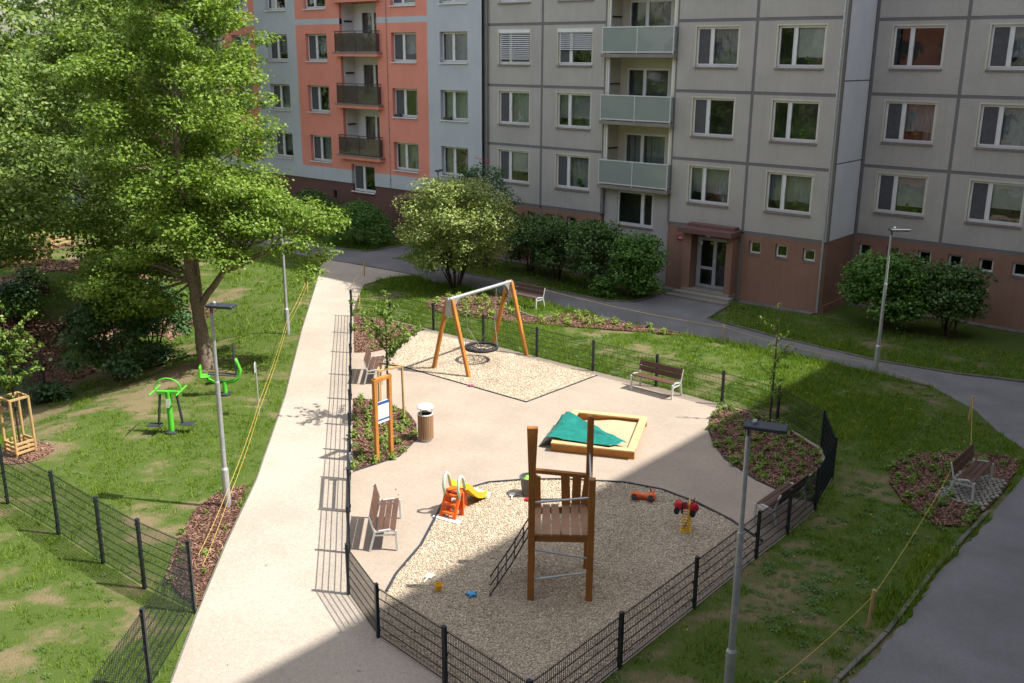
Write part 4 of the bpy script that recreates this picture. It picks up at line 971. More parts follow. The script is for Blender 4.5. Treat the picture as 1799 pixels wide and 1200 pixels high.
# toddler slide
sl_ = thing('toddler_slide', 'small orange and yellow plastic slide with mint green handles', 'toy slide', (-13.93, 14.48, .03), math.radians(100))
# local: +x towards the chute, steps at x<0
for s in (-1, 1):
    mb = MB(); mb.bar((-.42, s*.17, 0), (-.16, s*.17, .60), .05, .09, (0, 1, 0)); mb.bar((-.10, s*.17, 0), (-.10, s*.17, .58), .05, .12, (0, 1, 0)); mb.build('side_rail', 'toy_orange', sl_, bevel=.01)
    pts = [(-.20, s*.19, .42), (-.27, s*.19, .70), (-.24, s*.19, .90), (-.14, s*.19, .97), (-.06, s*.19, .88), (.0, s*.19, .62)]
    MB().tube(pts, .034, 8).build('handle', 'toy_mint', sl_, smooth=True)
for k, (x, z) in enumerate(((-.36, .14), (-.28, .32), (-.20, .50))): MB().box(x-.06, x+.07, -.15, .15, z-.03, z+.03).build('step', 'toy_orange', sl_, bevel=.01)
MB().box(-.2, .02, -.17, .17, .56, .61).build('platform', 'toy_orange', sl_, bevel=.01)
ch = MB(); prof = [(0, .62), (.12, .58), (.34, .38), (.55, .20), (.75, .12), (.92, .10)]; vs = []
for x, z in prof:
    for y, dz in ((-.21, .12), (-.19, .13), (-.16, 0), (.16, 0), (.19, .13), (.21, .12)): vs.append((x, y, z+dz))
    vs += [(x, .2, z-.03), (x, -.2, z-.03)]
n = 8; ch.add(vs, [(i*n+j, i*n+(j+1) % n, (i+1)*n+(j+1) % n, (i+1)*n+j) for i in range(len(prof)-1) for j in range(n)])
cc = ch.build('chute', 'toy_yellow', sl_)
MB().bar((.25, 0, 0), (.12, 0, .52), .30, .04, (0, 1, 0)).build('support', 'toy_orange', sl_)
MB().box(.86, 1.04, -.23, .23, .0, .14).build('chute_end', 'toy_mint', sl_, bevel=.03)
MB().box(-.52, -.36, -.34, .34, 0, .035).build('foot_plate', 'toy_white', sl_, bevel=.012)
# ride-on toys
def ride_on(loc, rz, label, body, tip=False):
    t = thing('ride_on_toy', label, 'ride-on toy', loc, rz)
    prof = [(-.36, .02, .03), (-.31, .10, .11), (-.18, .15, .14), (-.04, .09, .075), (.08, .085, .07), (.18, .13, .15), (.29, .12, .14), (.36, .06, .07), (.40, .02, .02)]
    vs = []; n = 10
    for x, ry, rz_ in prof:
        for j in range(n):
            a = 2*math.pi*j/n; vs.append((x, ry*math.cos(a), rz_*math.sin(a)))
    mb = MB().add(vs, [(i*n+j, i*n+(j+1) % n, (i+1)*n+(j+1) % n, (i+1)*n+j) for i in range(len(prof)-1) for j in range(n)]+[tuple(range(n-1, -1, -1)), tuple(range((len(prof)-1)*n, len(prof)*n))])
    b = mb.build('body', body, t, smooth=True)
    for x in (-.24, .24):
        for s in (-1, 1):
            w = MB().tube([(x, s*.11, -.11), (x, s*.16, -.11)], .085, 14).build('wheel', 'rubber_black', t)
    MB().tube([(.22, -.2, .17), (.22, .2, .17)], .016, 6).tube([(.24, 0, .05), (.22, 0, .17)], .02, 6).build('handlebar', 'rubber_black', t)
    return t, b
t, b = ride_on((-11.15, 17.75, .155), math.radians(28), 'orange toy lying tipped on the gravel near the pit edge', 'toy_orange'); t.rotation_euler = (math.radians(-50), 0, math.radians(28))
for s in (-1, 1): MB().tube([(.30, s*.05, .10), (.34, s*.09, .24)], [.025, .008], 6).build('ear', 'toy_orange', t)
t.scale = (.78, .78, .78); t.location.z = .13
t, b = ride_on((-9.62, 17.05, .68), math.radians(18), 'red spring rider toy on a yellow coil spring', 'toy_red'); t.name = 'spring_rider'; t['category'] = 'spring rider'; t.location.z = .61; t.scale = (.72, .72, .92)
sp = MB(); pts = []
for i in range(100):
    a = i/99*2*math.pi*6.5; pts.append((.04+.13*math.cos(a), .13*math.sin(a), -.62+.46*i/99))
sp.tube(pts, .017, 6).build('spring', 'toy_yellow', t)
MB().tube([(.12, -.10, -.60), (.13, -.10, .12), (.10, 0, .20), (.13, .10, .12)], .02, 7).build('grab_frame', 'toy_yellow', t); MB().lathe([(.17, -.63), (.17, -.60), (.05, -.59)], 16, (.04, 0, 0)).build('foot', 'toy_yellow', t)
MB().tube([(.05, -.30, -.42), (.05, .30, -.42)], .018, 6).build('foot_rest', 'rubber_black', t)
MB().tube([(-.08, -.105, -.15), (-.08, -.105, .10), (.05, -.11, .12)], .035, 6).build('saddle', 'lamp_head_grey', t)
def blob_toy(name, label, cat, loc, mat, s, shape):
    mb = MB()
    if shape == 'cup': mb.lathe([(.035*s, 0), (.05*s, .09*s), (.055*s, .09*s), (.045*s, .06*s), (.03*s, .01*s)], 14)
    elif shape == 'star':
        pts = []
        for i in range(10):
            a = math.pi*i/5; q = (.09 if i % 2 == 0 else .04)*s; pts.append((q*math.cos(a), q*math.sin(a)))
        mb.prism(pts, 0, .03*s)
    elif shape == 'shovel': mb.tube([(-.14*s, 0, .02), (.0, 0, .025)], .012*s, 7).add([(0, -.05*s, .01), (.12*s, -.06*s, .012), (.16*s, 0, .012), (.12*s, .06*s, .012), (0, .05*s, .01), (0, -.05*s, .03), (.12*s, -.06*s, .022), (.16*s, 0, .02), (.12*s, .06*s, .022), (0, .05*s, .03)], [(4, 3, 2, 1, 0), (5, 6, 7, 8, 9), (0, 1, 6, 5), (1, 2, 7, 6), (2, 3, 8, 7), (3, 4, 9, 8), (4, 0, 5, 9)])
    o = mb.build(name, mat, None, loc); o.rotation_euler = (0, 0, random.uniform(0, 6)); tag(o, label, cat); return o
blob_toy('toy_shovel', 'pale toy shovel on the gravel left of the shadow edge', 'toy', (-12.33, 11.95, .05), 'toy_white', 1.3, 'shovel')
blob_toy('toy_cup', 'small yellow toy cup on the shaded gravel', 'toy', (-11.86, 11.78, .05), 'toy_yellow', 1.5, 'cup')
blob_toy('toy_star', 'small blue toy mould near the foot of the rope ladder', 'toy', (-11.27, 12.07, .05), 'toy_blue', 1.4, 'star')
blob_toy('toy_star', 'small pink toy on the edge of the swing pit', 'toy', (-19.67, 21.08, .06), 'toy_pink', 1.1, 'star')
blob_toy('toy_shovel', 'red toy shovel behind the tall tower post', 'toy', (-13.0, 15.98, .06), 'toy_red', 1.3, 'shovel')
blob_toy('toy_shovel', 'white toy shovel beside the bucket shadow', 'toy', (-13.5, 15.85, .06), 'toy_white', 1.2, 'shovel')

# ------------------------------------------------------------------ green outdoor fitness machines
g1 = thing('surf_trainer', 'green double outdoor fitness machine with two hanging foot plates', 'fitness machine', (-23.12, 12.9, 0), math.radians(40))
MB().lathe([(.17, 0), (.17, .05), (.12, .07)], 20).build('foot', 'gym_dark', g1); MB().tube([(0, 0, .05), (0, 0, 1.2)], .075, 14).build('column', 'gym_green', g1)
MB().box(-.30, .30, -.05, .05, 1.12, 1.22).build('cross_head', 'gym_green', g1, bevel=.01)
MB().tube([(-.36, 0, 1.2)]+[(-.36*math.cos(a), 0, 1.24+.32*math.sin(a)) for a in np.linspace(0, math.pi, 11)]+[(.36, 0, 1.2)], .022, 8).build('hoop', 'gym_green', g1)
for s in (-1, 1):
    MB().tube([(s*.36, -.42, 1.22), (s*.36, .42, 1.22)], .020, 8).build('handle', 'gym_green', g1)
    MB().tube([(s*.22, 0, 1.14), (s*.30, s*.06, .30)], .034, 10).build('swing_arm', 'gym_dark', g1)
    MB().box(s*.42-.2, s*.42+.2, s*.06-.13, s*.06+.13, .24, .28).build('foot_plate', 'gym_dark', g1, bevel=.02)
MB().box(-.05, .05, -.082, -.076, .75, 1.0).build('sticker', 'sign_white', g1)
g2 = thing('rider_trainer', 'green seated outdoor rowing machine under the big tree', 'fitness machine', (-24.72, 15.65, 0), math.radians(52))
MB().lathe([(.17, 0), (.17, .05), (.1, .07)], 20).build('foot', 'gym_dark', g2); MB().tube([(0, 0, .05), (0, 0, .42)], .07, 12).build('column', 'gym_green', g2)
MB().tube([(-.05, 0, .40), (.25, 0, .42), (.42, 0, .52), (.48, 0, .75), (.40, 0, 1.0), (.36, 0, 1.12)], .055, 10).build('main_arm', 'gym_green', g2, smooth=True)
MB().tube([(.05, 0, .42), (-.30, 0, .40), (-.55, 0, .38)], .04, 8).build('seat_arm', 'gym_dark', g2)
MB().tube([(-.28, 0, .40), (-.45, 0, .52), (-.52, 0, .62)], .05, 8).build('seat_stem', 'gym_green', g2); MB().box(-.68, -.40, -.16, .16, .60, .66).build('seat', 'gym_green', g2, bevel=.03); MB().box(-.70, -.64, -.16, .16, .62, .95).build('backrest', 'gym_green', g2, bevel=.02)
for s in (-1, 1):
    MB().tube([(.36, s*.06, .6), (.34, s*.10, 1.1), (.32, s*.16, 1.5)], .02, 8).build('handle', 'gym_dark', g2)
    MB().tube([(.36, s*.08, .60), (-.45, s*.12, .72)], .026, 8).build('link_rod', 'gym_dark', g2)

# ------------------------------------------------------------------ stakes and yellow cord
def stake(x, y, h, label): 
    o = MB().tube([(0, 0, -.15), (.02, .01, h-.02), (.02, .01, h)], [.035, .033, .026], 9).build('wooden_stake', 'stake_wood', None, (x, y, 0)); tag(o, label, 'stake', 'wooden stakes carrying the yellow cord'); return o
STK = [(-5.18, 16.01, .78, 'wooden stake in the shaded lawn nearest the viewer'), (-7.09, 28.33, .72, 'leaning wooden stake at the asphalt bend beside the cobbled bench'), (-16.32, 30.81, .62, 'wooden stake at the asphalt edge in front of the entrance'), (-34.21, 29.48, .75, 'reddish stake where the gravel path meets the asphalt'), (-29.23, 24.85, .75, 'stake at the far corner of the playground fence beside the gravel path'), (-33.44, 25.57, .8, 'stake left of the gravel path under the tree branches')]
for s in STK: stake(*s)
def cord(label, pts):
    mb = MB(); P = [Vector(q) for q in pts]; out = []
    for a, b in zip(P[:-1], P[1:]):
        L = (b-a).length
        for t in np.linspace(0, 1, 6)[:-1]: out.append(a.lerp(b, t)-Z*(4*t*(1-t)*min(.10, .02*L)))
    out.append(P[-1]); mb.tube(out, .0055, 5); o = mb.build('yellow_cord', 'cord_yellow'); tag(o, label, 'cord', 'yellow cords strung between stakes')
cord('yellow cord strung along the left edge of the gravel path', [(-33.4, 25.6, .7), (-28.75, 21.0, .55), (-22.36, 15.24, .5), (-18.0, 11.28, .5), (-16.2, 9.35, .25)])
cord('second yellow cord running closely below the one along the path', [(-33.4, 25.6, .45), (-28.70, 20.95, .32), (-22.2, 15.1, .3), (-17.9, 11.2, .3), (-16.0, 9.3, .1)])
cord('yellow cord from the path corner to the playground fence stake', [(-34.2, 29.5, .6), (-32.4, 27.3, .4), (-29.2, 24.9, .6), (-28.9, 24.5, .3)])
cord('yellow cord along the asphalt from the far bench past the entrance stake', [(-24.2, 30.4, .75), (-16.3, 30.83, .55), (-10.65, 30.7, .35), (-8.9, 30.3, .2)])
cord('yellow cord over the cobbled bench and across the shaded lawn', [(-7.07, 28.33, .66), (-5.90, 24.15, .8), (-5.95, 22.8, .55), (-5.16, 16.01, .66), (-5.45, 12.5, .5), (-5.7, 9.5, .4)])

# ------------------------------------------------------------------ trees, bushes, saplings
def leaf_cloud(name, clumps, per, size, mat, seed, up=0.8, shell=0.55, jit=0.6, aspect=(1.0, 1.0)):
    rng = np.random.default_rng(seed); P = []; N = []
    for (c, r) in clumps:
        n = max(6, int(per*(r[0]*r[1]*r[2])**(2/3)/0.36)) if per > 0 else -per
        d = rng.normal(size=(n, 3)); d /= np.linalg.norm(d, axis=1, keepdims=True)
        rad = shell + (1-shell)*rng.random(n)**0.6; lo = d[:, 2] < -0.2; rad[lo] *= rng.random(lo.sum())*0.8+0.2
        rad *= 1+0.14*rng.normal(size=n)
        P.append(np.array(c)+d*np.array(r)*rad[:, None]); N.append(d*0.7+np.array([0, 0, up]))
    P = np.concatenate(P); N = np.concatenate(N); n = len(P)
    R = rotmats(n, rng, N, jit); S = size*(0.65+0.7*rng.random(n))
    return scatter(name, LEAF_V, LEAF_F, P, R, S, mat)
def limb(mb, a, b, r0, r1, seed, bend=.12, n=5):
    rng = random.Random(seed); a = Vector(a); b = Vector(b); L = (b-a).length; pts = []; rs = []
    for i in range(n+1):
        t = i/n; q = a.lerp(b, t) + Vector((rng.uniform(-1, 1), rng.uniform(-1, 1), rng.uniform(-.4, 1)))*L*bend*math.sin(math.pi*t)*.6
        pts.append(q); rs.append(r0+(r1-r0)*t)
    mb.tube(pts, rs, 7, False); return pts
def tree(name, label, base, H, R, zlow, n_clump, per, size, leaf, seed, trunk_r=.25, lean=(0, 0), bark='bark', extra=(), trunk_pts=None, group=None, cl=(.55, .95), prof=None):
    t = thing(name, label, 'tree', base, 0, group); rng = random.Random(seed)
    tp = trunk_pts or [(0, 0, -.2), (lean[0]*.2, lean[1]*.2, H*.25), (lean[0]*.5, lean[1]*.5, H*.5), (lean[0]*.8, lean[1]*.8, H*.75), (lean[0], lean[1], H*.95)]
    k = len(tp); rad = [trunk_r*(1.18 if i == 0 else 1-.92*(i/(k-1))**.85) for i in range(k)]
    # smooth trunk
    fine = []; fr = []
    for i in range(k-1):
        for s in range(5):
            u = s/5; fine.append(Vector(tp[i]).lerp(Vector(tp[i+1]), u)+Vector((rng.uniform(-.02, .02), rng.uniform(-.02, .02), 0))); fr.append(rad[i]+(rad[i+1]-rad[i])*u)
    fine.append(Vector(tp[-1])); fr.append(rad[-1])
    tm = MB().tube(fine, fr, 12, False)
    def axis(z):
        for i in range(k-1):
            if tp[i][2] <= z <= tp[i+1][2]: return Vector(tp[i]).lerp(Vector(tp[i+1]), (z-tp[i][2])/(tp[i+1][2]-tp[i][2]))
        return Vector(tp[-1])
    prof = prof or (lambda u: math.sin(math.pi*min(1, max(0.0, .12+.86*u)))**.65)
    cls = []
    for i in range(n_clump):
        u = rng.random()**.9; z = zlow+(H-zlow)*u; rr = R*prof(u); a = rng.uniform(0, 2*math.pi); q = rr*(rng.random()**.45)
        ax = axis(z); c = (ax.x+q*math.cos(a), ax.y+q*math.sin(a), z); s = rng.uniform(*cl)*(1.1-.35*u)
        cls.append((c, (s, s, s*rng.uniform(.5, .7))))
        if q > .35*rr and (i % 4 == 0):
            st = axis(max(zlow*.75, z-q*rng.uniform(.35, .7))); limb(tm, st, c, max(.018, trunk_r*.22*(1-.6*u)), .012, seed*100+i, .10)
    for e in extra:
        c, s, st = e; cls.append((c, (s, s, s*.6)))
        if st: limb(tm, st, c, .06, .012, int(abs(c[0])*100)+seed, .12)
    tm.build('trunk', bark, t, smooth=True)
    link('crown', leaf_cloud('crown', cls, per, size, leaf, seed), t)
    return t
MT = Vector((-27.5, 16.8, 0))
rr = random.Random(4); ex = []
# low spreading limb on the right with its own foliage
tr_right = Vector((_rt.x, _rt.y, 0))
for i in range(40):
    u = rr.random(); c = tr_right*(0.9+2.35*u)+Vector((rr.uniform(-1.3, 1.3), rr.uniform(-1.3, 1.3), 0)); c.z = 5.0-1.0*u+rr.uniform(-.9, 1.0)
    ex.append((tuple(c), rr.uniform(.5, .85), (tr_right.x*.9, tr_right.y*.9, 3.2) if i % 3 == 0 else None))
for i in range(26):
    u = rr.random(); c = -tr_right*(1.2+2.0*u)+Vector((rr.uniform(-1, 1), rr.uniform(-1, 1), 0)); c.z = 3.6-.9*u+rr.uniform(-1.2, .9)
    ex.append((tuple(c), rr.uniform(.5, .85), (0, 0, 3.0) if i % 4 == 0 else None))
big = tree('broadleaf_tree', 'big bright green tree leaning over the lawn beside the gravel path', MT, 13.6, 3.05, 3.6, 155, 430, .11, 'leaf_tree', 11, .24, extra=ex,
           trunk_pts=[(0, 0, -.2), (-.08, -.07, 1.66), (-.15, -.2, 3.2), (-.18, -.23, 5.7), (-.19, -.26, 7.3), (-.1, -.1, 10), (0, 0, 13)], group='large trees on the left lawn')
lb = MB(); limb(lb, (-.1, -.1, 2.0), (tr_right.x*.75, tr_right.y*.75, 3.15), .13, .09, 3, .1); limb(lb, (tr_right.x*.75, tr_right.y*.75, 3.15), (tr_right.x*2.2, tr_right.y*2.2, 4.6), .09, .04, 5, .1); limb(lb, (tr_right.x*.75, tr_right.y*.75, 3.15), (tr_right.x*1.4, tr_right.y*1.4, 5.4), .06, .03, 6, .1)
lb.build('side_limb', 'bark', big, smooth=True)
tree('broadleaf_tree', 'second slender trunked tree just behind the big bright green tree', (-29.6, 18.0, 0), 10.5, 2.2, 4.6, 60, 200, .14, 'leaf_tree', 12, .16, group='large trees on the left lawn')
tree('broadleaf_tree', 'tall darker green tree filling the upper left behind the big tree', (-37.0, 19.6, float(terrain(-37, 19.6))), 12.6, 4.4, 3.2, 150, 170, .17, 'leaf_far', 13, .26, bark='bark_dark', cl=(.7, 1.2), group='large trees on the left lawn')
tree('broadleaf_tree', 'spreading tree at the far left edge above the shaded bank', (-35.5, 13.6, float(terrain(-35.5, 13.6))), 10.0, 3.7, 3.6, 100, 170, .16, 'leaf_far', 14, .22, bark='bark_dark', cl=(.7, 1.1), group='large trees on the left lawn')
tree('broadleaf_tree', 'thin tall tree with its dark forked trunk against the sky', (-52.0, 31.0, 0), 19.5, 4.2, 7.0, 110, 70, .26, 'leaf_far', 15, .24, bark='bark_dark', cl=(.8, 1.3), group='large trees on the left lawn')
for i, (x, y, H, R, lf, lab) in enumerate([(-62, 24.5, 13, 5.5, 'leaf_far', 'rounded distant tree at the left edge beyond the lawn'), (-70, 36.0, 15, 5.5, 'leaf_far', 'distant tree behind the thin forked trunk'), (-78, 27, 14, 5.5, 'leaf_russet', 'distant russet leaved tree at the far left edge'), (-88, 42, 17, 7, 'leaf_far', 'broad distant tree closing the view at the upper left'), (-96, 33, 16, 7, 'leaf_far', 'farthest pale green tree at the left edge')]):
    tree('distant_tree', lab, (x, y, 0), H, R, 2.6, 80, 45, .36, lf, 30+i, .3, bark='bark_dark', cl=(1.0, 1.7), group='distant trees on the left')
def bush(name, label, base, rx, ry, h, n, per, size, leaf, seed, z0=.15, stems=6, cl=(.35, .6), group=None, shape='dome', cat='bush'):
    t = thing(name, label, cat, base, 0, group); rng = random.Random(seed); cls = []; sm = MB()
    for i in range(n):
        a = rng.uniform(0, 2*math.pi); u = rng.random(); s = rng.uniform(*cl)
        if shape == 'dome':
            el = rng.random()**.7*math.pi/2; q = (math.cos(el))*(.72+.2*rng.random()); zz = z0+(h-z0-s*.5)*(math.sin(el))
        else:                                    # vase: narrow foot, broad head
            zz = z0+(h-z0-s*.6)*u**.75; w = .38+.62*math.sin(math.pi*min(1, .10+.62*(zz/h)))
            q = w*(rng.random()**.4)*.85*(1 if zz < h*.75 else 1-.5*(zz/h-.75)/.25)
        c = (rx*q*math.cos(a), ry*q*math.sin(a), max(.2, zz)); cls.append((c, (s, s, s*.75)))
    for i in range(stems):
        a = rng.uniform(0, 2*math.pi); q = rng.uniform(.5, 1); limb(sm, (.12*math.cos(a), .12*math.sin(a), -.1), (rx*.6*q*math.cos(a), ry*.6*q*math.sin(a), h*.75), .035, .012, seed*50+i, .08)
    sm.build('stems', 'bark_dark', t, smooth=True)
    link('crown', leaf_cloud('crown', cls, per, size, leaf, seed), t); return t
bush('round_bush', 'clipped dark green round bush in front of the brown base wall', (-40.2, 34.4, 0), 2.0, 1.7, 2.25, 170, 420, .085, 'leaf_round', 41, z0=.3, group='bushes along the buildings')
bush('shrub_tree', 'large pale green shrub with many stems behind the swing', (-29.3, 30.5, 0), 2.95, 2.6, 4.9, 170, 200, .11, 'leaf_pale', 42, z0=.9, stems=16, cl=(.4, .75), shape='vase', group='bushes along the buildings')
bush('shrub', 'sparse dark shrub rising behind the large pale shrub', (-31.3, 34.6, 0), 1.9, 1.3, 5.0, 46, 110, .13, 'leaf_blue', 43, z0=1.2, stems=9, cl=(.35, .6), shape='vase', group='bushes along the buildings')
bush('shrub', 'low green shrub at the left foot of the large pale shrub', (-33.6, 33.9, 0), 1.5, 1.0, 1.4, 40, 260, .10, 'leaf_round', 44, group='bushes along the buildings')
bush('shrub', 'dark bush at the corner of the orange block behind the big tree', (-45.0, 35.2, 0), 2.6, 1.2, 2.4, 60, 200, .12, 'leaf_hedge', 45, group='bushes along the buildings')
for i, (x, y, rx, h, lab) in enumerate([(-29.0, 35.2, 1.3, 2.7, 'leftmost dark green bush under the grey block balconies'), (-26.9, 34.7, 1.45, 3.0, 'second dark green bush from the left along the grey block'), (-24.5, 34.3, 1.35, 3.1, 'tall dark green bush below the ground floor window'), (-22.35, 34.35, 1.25, 2.75, 'rounded dark green bush left of the entrance')]):
    bush('hedge_bush', lab, (x, y, 0), rx, 1.15, h, 75, 240, .115, 'leaf_hedge' if i < 3 else 'leaf_round', 50+i, z0=.3 if i == 3 else .7, stems=9, cl=(.36, .6), shape='vase', group='bushes along the buildings')
bush('hedge_bush', 'small low bush at the foot of the tall dark bush', (-23.6, 33.55, 0), .6, .5, .9, 18, 300, .10, 'leaf_round', 56, cl=(.25, .35), group='bushes along the buildings')
bush('hedge_bush', 'broad dark green bush before the recessed wing', (-12.55, 36.4, 0), 1.75, 1.3, 3.0, 95, 250, .12, 'leaf_round', 57, z0=.6, stems=10, cl=(.4, .65), shape='vase', group='bushes along the buildings')
bush('hedge_bush', 'smaller dark green bush right of the broad one, before the recessed wing', (-10.35, 36.9, 0), 1.15, 1.0, 2.75, 55, 250, .12, 'leaf_hedge', 58, z0=.6, stems=8, cl=(.36, .6), shape='vase', group='bushes along the buildings')
zb = lambda x, y: float(terrain(x, y))
bush('shrub', 'dark bluish shrub in the hollow left of the big tree trunk', (-30.2, 15.2, zb(-30.2, 15.2)), 1.7, 1.7, 3.0, 60, 200, .14, 'leaf_blue', 60, group='shrubs on the shaded bank', cl=(.4, .7))
bush('shrub', 'leafy shrub on the far side of the hollow', (-33.0, 18.0, zb(-33, 18)), 1.7, 1.5, 2.6, 50, 170, .15, 'leaf_blue', 61, group='shrubs on the shaded bank', cl=(.4, .7))
for i, (x, y, lab) in enumerate([(-38.6, 15.5, 'low shrub farthest left on the bark covered bank'), (-41, 20.5, 'low shrub near the wooden cage on the bark covered bank'), (-36.5, 17.2, 'low shrub in the middle of the bark covered bank')]): bush('shrub', lab, (x, y, zb(x, y)), .9, .9, 1.0, 22, 170, .14, 'leaf_blue', 64+i, group='low shrubs on the bank', cl=(.3, .5))
_rb = random.Random(8)
for i in range(16):
    x = _rb.uniform(-42, -29.5); y = _rb.uniform(11.5, 21.5)
    bush('ground_shrub', 'low leafy undergrowth shrub on the shaded bank beyond the hollow', (x, y, zb(x, y)), _rb.uniform(.6, 1.1), _rb.uniform(.6, 1.0), _rb.uniform(.5, .95), 14, 170, .13, _rb.choice(['leaf_blue', 'leaf_round', 'leaf_hedge']), 80+i, z0=.05, stems=3, group='undergrowth on the bank', cl=(.3, .5))
# saplings
def sapling(label, base, H, R, n, leaf, seed, z0, size=.09, per=-26, up=True):
    t = thing('sapling', label, 'young tree', base, 0, 'newly planted saplings'); rng = random.Random(seed); sm = MB(); cls = []
    sm.tube([(0, 0, -.1), (.02, 0, H*.5), (0, .02, H)], [.034, .025, .007], 7)
    for i in range(n):
        a = rng.uniform(0, 2*math.pi); zs = rng.uniform(z0, H*.8); L = R*rng.uniform(.5, 1.05); e = (L*math.cos(a), L*math.sin(a), min(H*1.02, zs+L*rng.uniform(.5, 1.2)))
        p = limb(sm, (0, 0, zs), e, .010, .004, seed*40+i, .06)
        for q in p[1:]: cls.append((tuple(q), (.10, .10, .10)))
    for z in np.linspace(z0, H, 8): cls.append(((0, 0, z), (.10, .10, .12)))
    sm.build('stem', 'bark_dark', t); link('crown', leaf_cloud('crown', cls, per, size, leaf, seed, up=.3, shell=.1, jit=.9), t); return t
sapling('leafy young tree tied between stakes behind the wooden info frame', (-19.35, 17.35, .04), 3.7, 1.0, 20, 'leaf_sapling', 71, 1.55, .085, -16)
sapling('slim sparse sapling with pale leaf tips at the fence corner, half in shade', (-11.22, 24.28, .04), 3.4, .5, 20, 'leaf_sapling', 72, .4, .06, -8)
sapling('leafy sapling inside a wooden stake cage at the left edge', (-24.75, 9.6, 0), 3.9, .85, 24, 'leaf_sapling', 73, 1.5, .085, -22)
for i, (x, y, lab) in enumerate([(-44.6, 18.7, 'sapling in the nearer low wooden cage beyond the hollow'), (-48.1, 21.5, 'sapling in the farther low wooden cage beyond the hollow')]):
    sapling(lab, (x, y, zb(x, y)), 4.2, 1.4, 26, 'leaf_far', 75+i, 1.3, .16, -16)
def cage(label, base, w, h, rails, rz, mat='stake_wood', top=True, posts=4):
    t = thing('stake_cage', label, 'tree guard', base, rz, 'wooden guards round saplings'); n = posts
    P = [(w*math.cos(2*math.pi*i/n+.6), w*math.sin(2*math.pi*i/n+.6)) for i in range(n)]
    for p in P: MB().tube([(p[0]*1.06, p[1]*1.06, -.2), (*p, h)], .035, 8).build('stake', mat, t)
    for z in rails:
        for a, b in zip(P, P[1:]+P[:1]): MB().bar((a[0]*1.06, a[1]*1.06, z), (b[0]*1.06, b[1]*1.06, z), .03, .06).build('rail', mat, t)
    if top:
        for a, b in zip(P, P[1:]+P[:1]): MB().bar((*a, h-.02), (*b, h-.02), .05, .05).build('top_rail', mat, t)
    return t
cage('tall wooden stake cage around the sapling at the left edge', (-24.75, 9.6, 0), .34, 1.55, (.12, .24, .36), .3)
cage('three slim stakes holding the young tree behind the info frame', (-19.35, 17.35, .04), .42, 1.6, (), .2, posts=3)
cage('nearer low wooden cage on the lawn beyond the hollow', (-44.6, 18.7, zb(-44.6, 18.7)), .95, .7, (.2, .38, .58), .2, 'stake_wood', False)
cage('farther low wooden cage on the lawn beyond the hollow', (-48.1, 21.5, zb(-48.1, 21.5)), .95, .7, (.2, .38, .58), .5, 'stake_wood', False)

# ------------------------------------------------------------------ scattered ground cover (stuff) and bed plants
RNG = np.random.default_rng(99)
HARD = [PLAY, PATH, ASPH, BED_BK, BED_D, BED_P, COB]
def free(x, y, polys): 
    m = np.zeros(x.shape, bool)
    for p in polys: m |= in_poly(x, y, p)
    return ~m
BANK = lambda x, y: ((x+24.8)*-0.928+(y-9.8)*-0.374)
def grass(name, label, x0, x1, y0, y1, n, hgt, wid, seed):
    rng = np.random.default_rng(seed); nt_ = n//6; tx = rng.uniform(x0, x1, nt_); ty = rng.uniform(y0, y1, nt_); th = np.exp(rng.normal(size=nt_)*.38)
    ti = np.repeat(np.arange(nt_), 6); n = len(ti); x = tx[ti]+rng.normal(size=n)*.035; y = ty[ti]+rng.normal(size=n)*.035; th = th[ti]
    g = grassiness(x, y); s = BANK(x, y)
    keep = free(x, y, HARD) & (rng.random(n) < np.clip((g-.50)*2.6, .05, 1)) & ~((s > 5.5) & (s < 13.5) & (y < 22) & (vnoise(x, y, .5) > .5)) & (y < 36.4) | False
    keep &= ~((y > 33.9) & (x > -33) & (rng.random(n) < .2))
    x, y, g, th = x[keep], y[keep], g[keep], th[keep]; n = len(x); z = terrain(x, y)
    a = rng.uniform(0, 2*np.pi, n); h = hgt*th*(.45+.9*rng.random(n))*np.clip(.55+.6*g, .5, 1.25); w = wid*(.6+.8*rng.random(n)); ln = h*rng.uniform(.1, .9, n); b = rng.uniform(0, 2*np.pi, n)
    V = np.empty((n, 3, 3)); dx, dy = np.cos(a)*w/2, np.sin(a)*w/2
    V[:, 0] = np.stack([x-dx, y-dy, z], 1); V[:, 1] = np.stack([x+dx, y+dy, z], 1); V[:, 2] = np.stack([x+np.cos(b)*ln, y+np.sin(b)*ln, z+h], 1)
    F = np.arange(n*3).reshape(-1, 3)
    o = link(name, np_mesh(name, V.reshape(-1, 3), F, 'grass_blade')); kind(o, 'stuff'); tag(o, label, 'grass')
grass('lawn_grass', 'short patchy grass of the left lawn', -29, -12.5, 4.5, 27, 250000, .065, .014, 1)
grass('lawn_grass', 'shaded grass of the hollow and far lawn on the left', -60, -29, 8, 30.5, 120000, .10, .028, 2)
grass('lawn_grass', 'bright grass between the playground fence and the asphalt', -33, -8, 24.4, 31, 150000, .085, .016, 3)
grass('lawn_grass', 'sparse shaded grass right of the playground', -12.6, -4.8, 8, 28.5, 150000, .07, .014, 4)
grass('lawn_grass', 'dark grass strip along the foot of the buildings', -46, -4, 31.8, 36.4, 90000, .09, .018, 5)
grass('kerb_weeds', 'long tufts growing along the asphalt kerb on the right', -5.35, -4.55, 8, 26, 17000, .14, .02, 6)
grass('edge_tufts', 'long tufts along the asphalt edge of the bright lawn', -32, -8.5, 30.35, 31.0, 14000, .16, .02, 7)
grass('edge_tufts', 'tufts along the kerb in front of the building grass strip', -20, -6.5, 32.1, 33.4, 9000, .14, .02, 8)
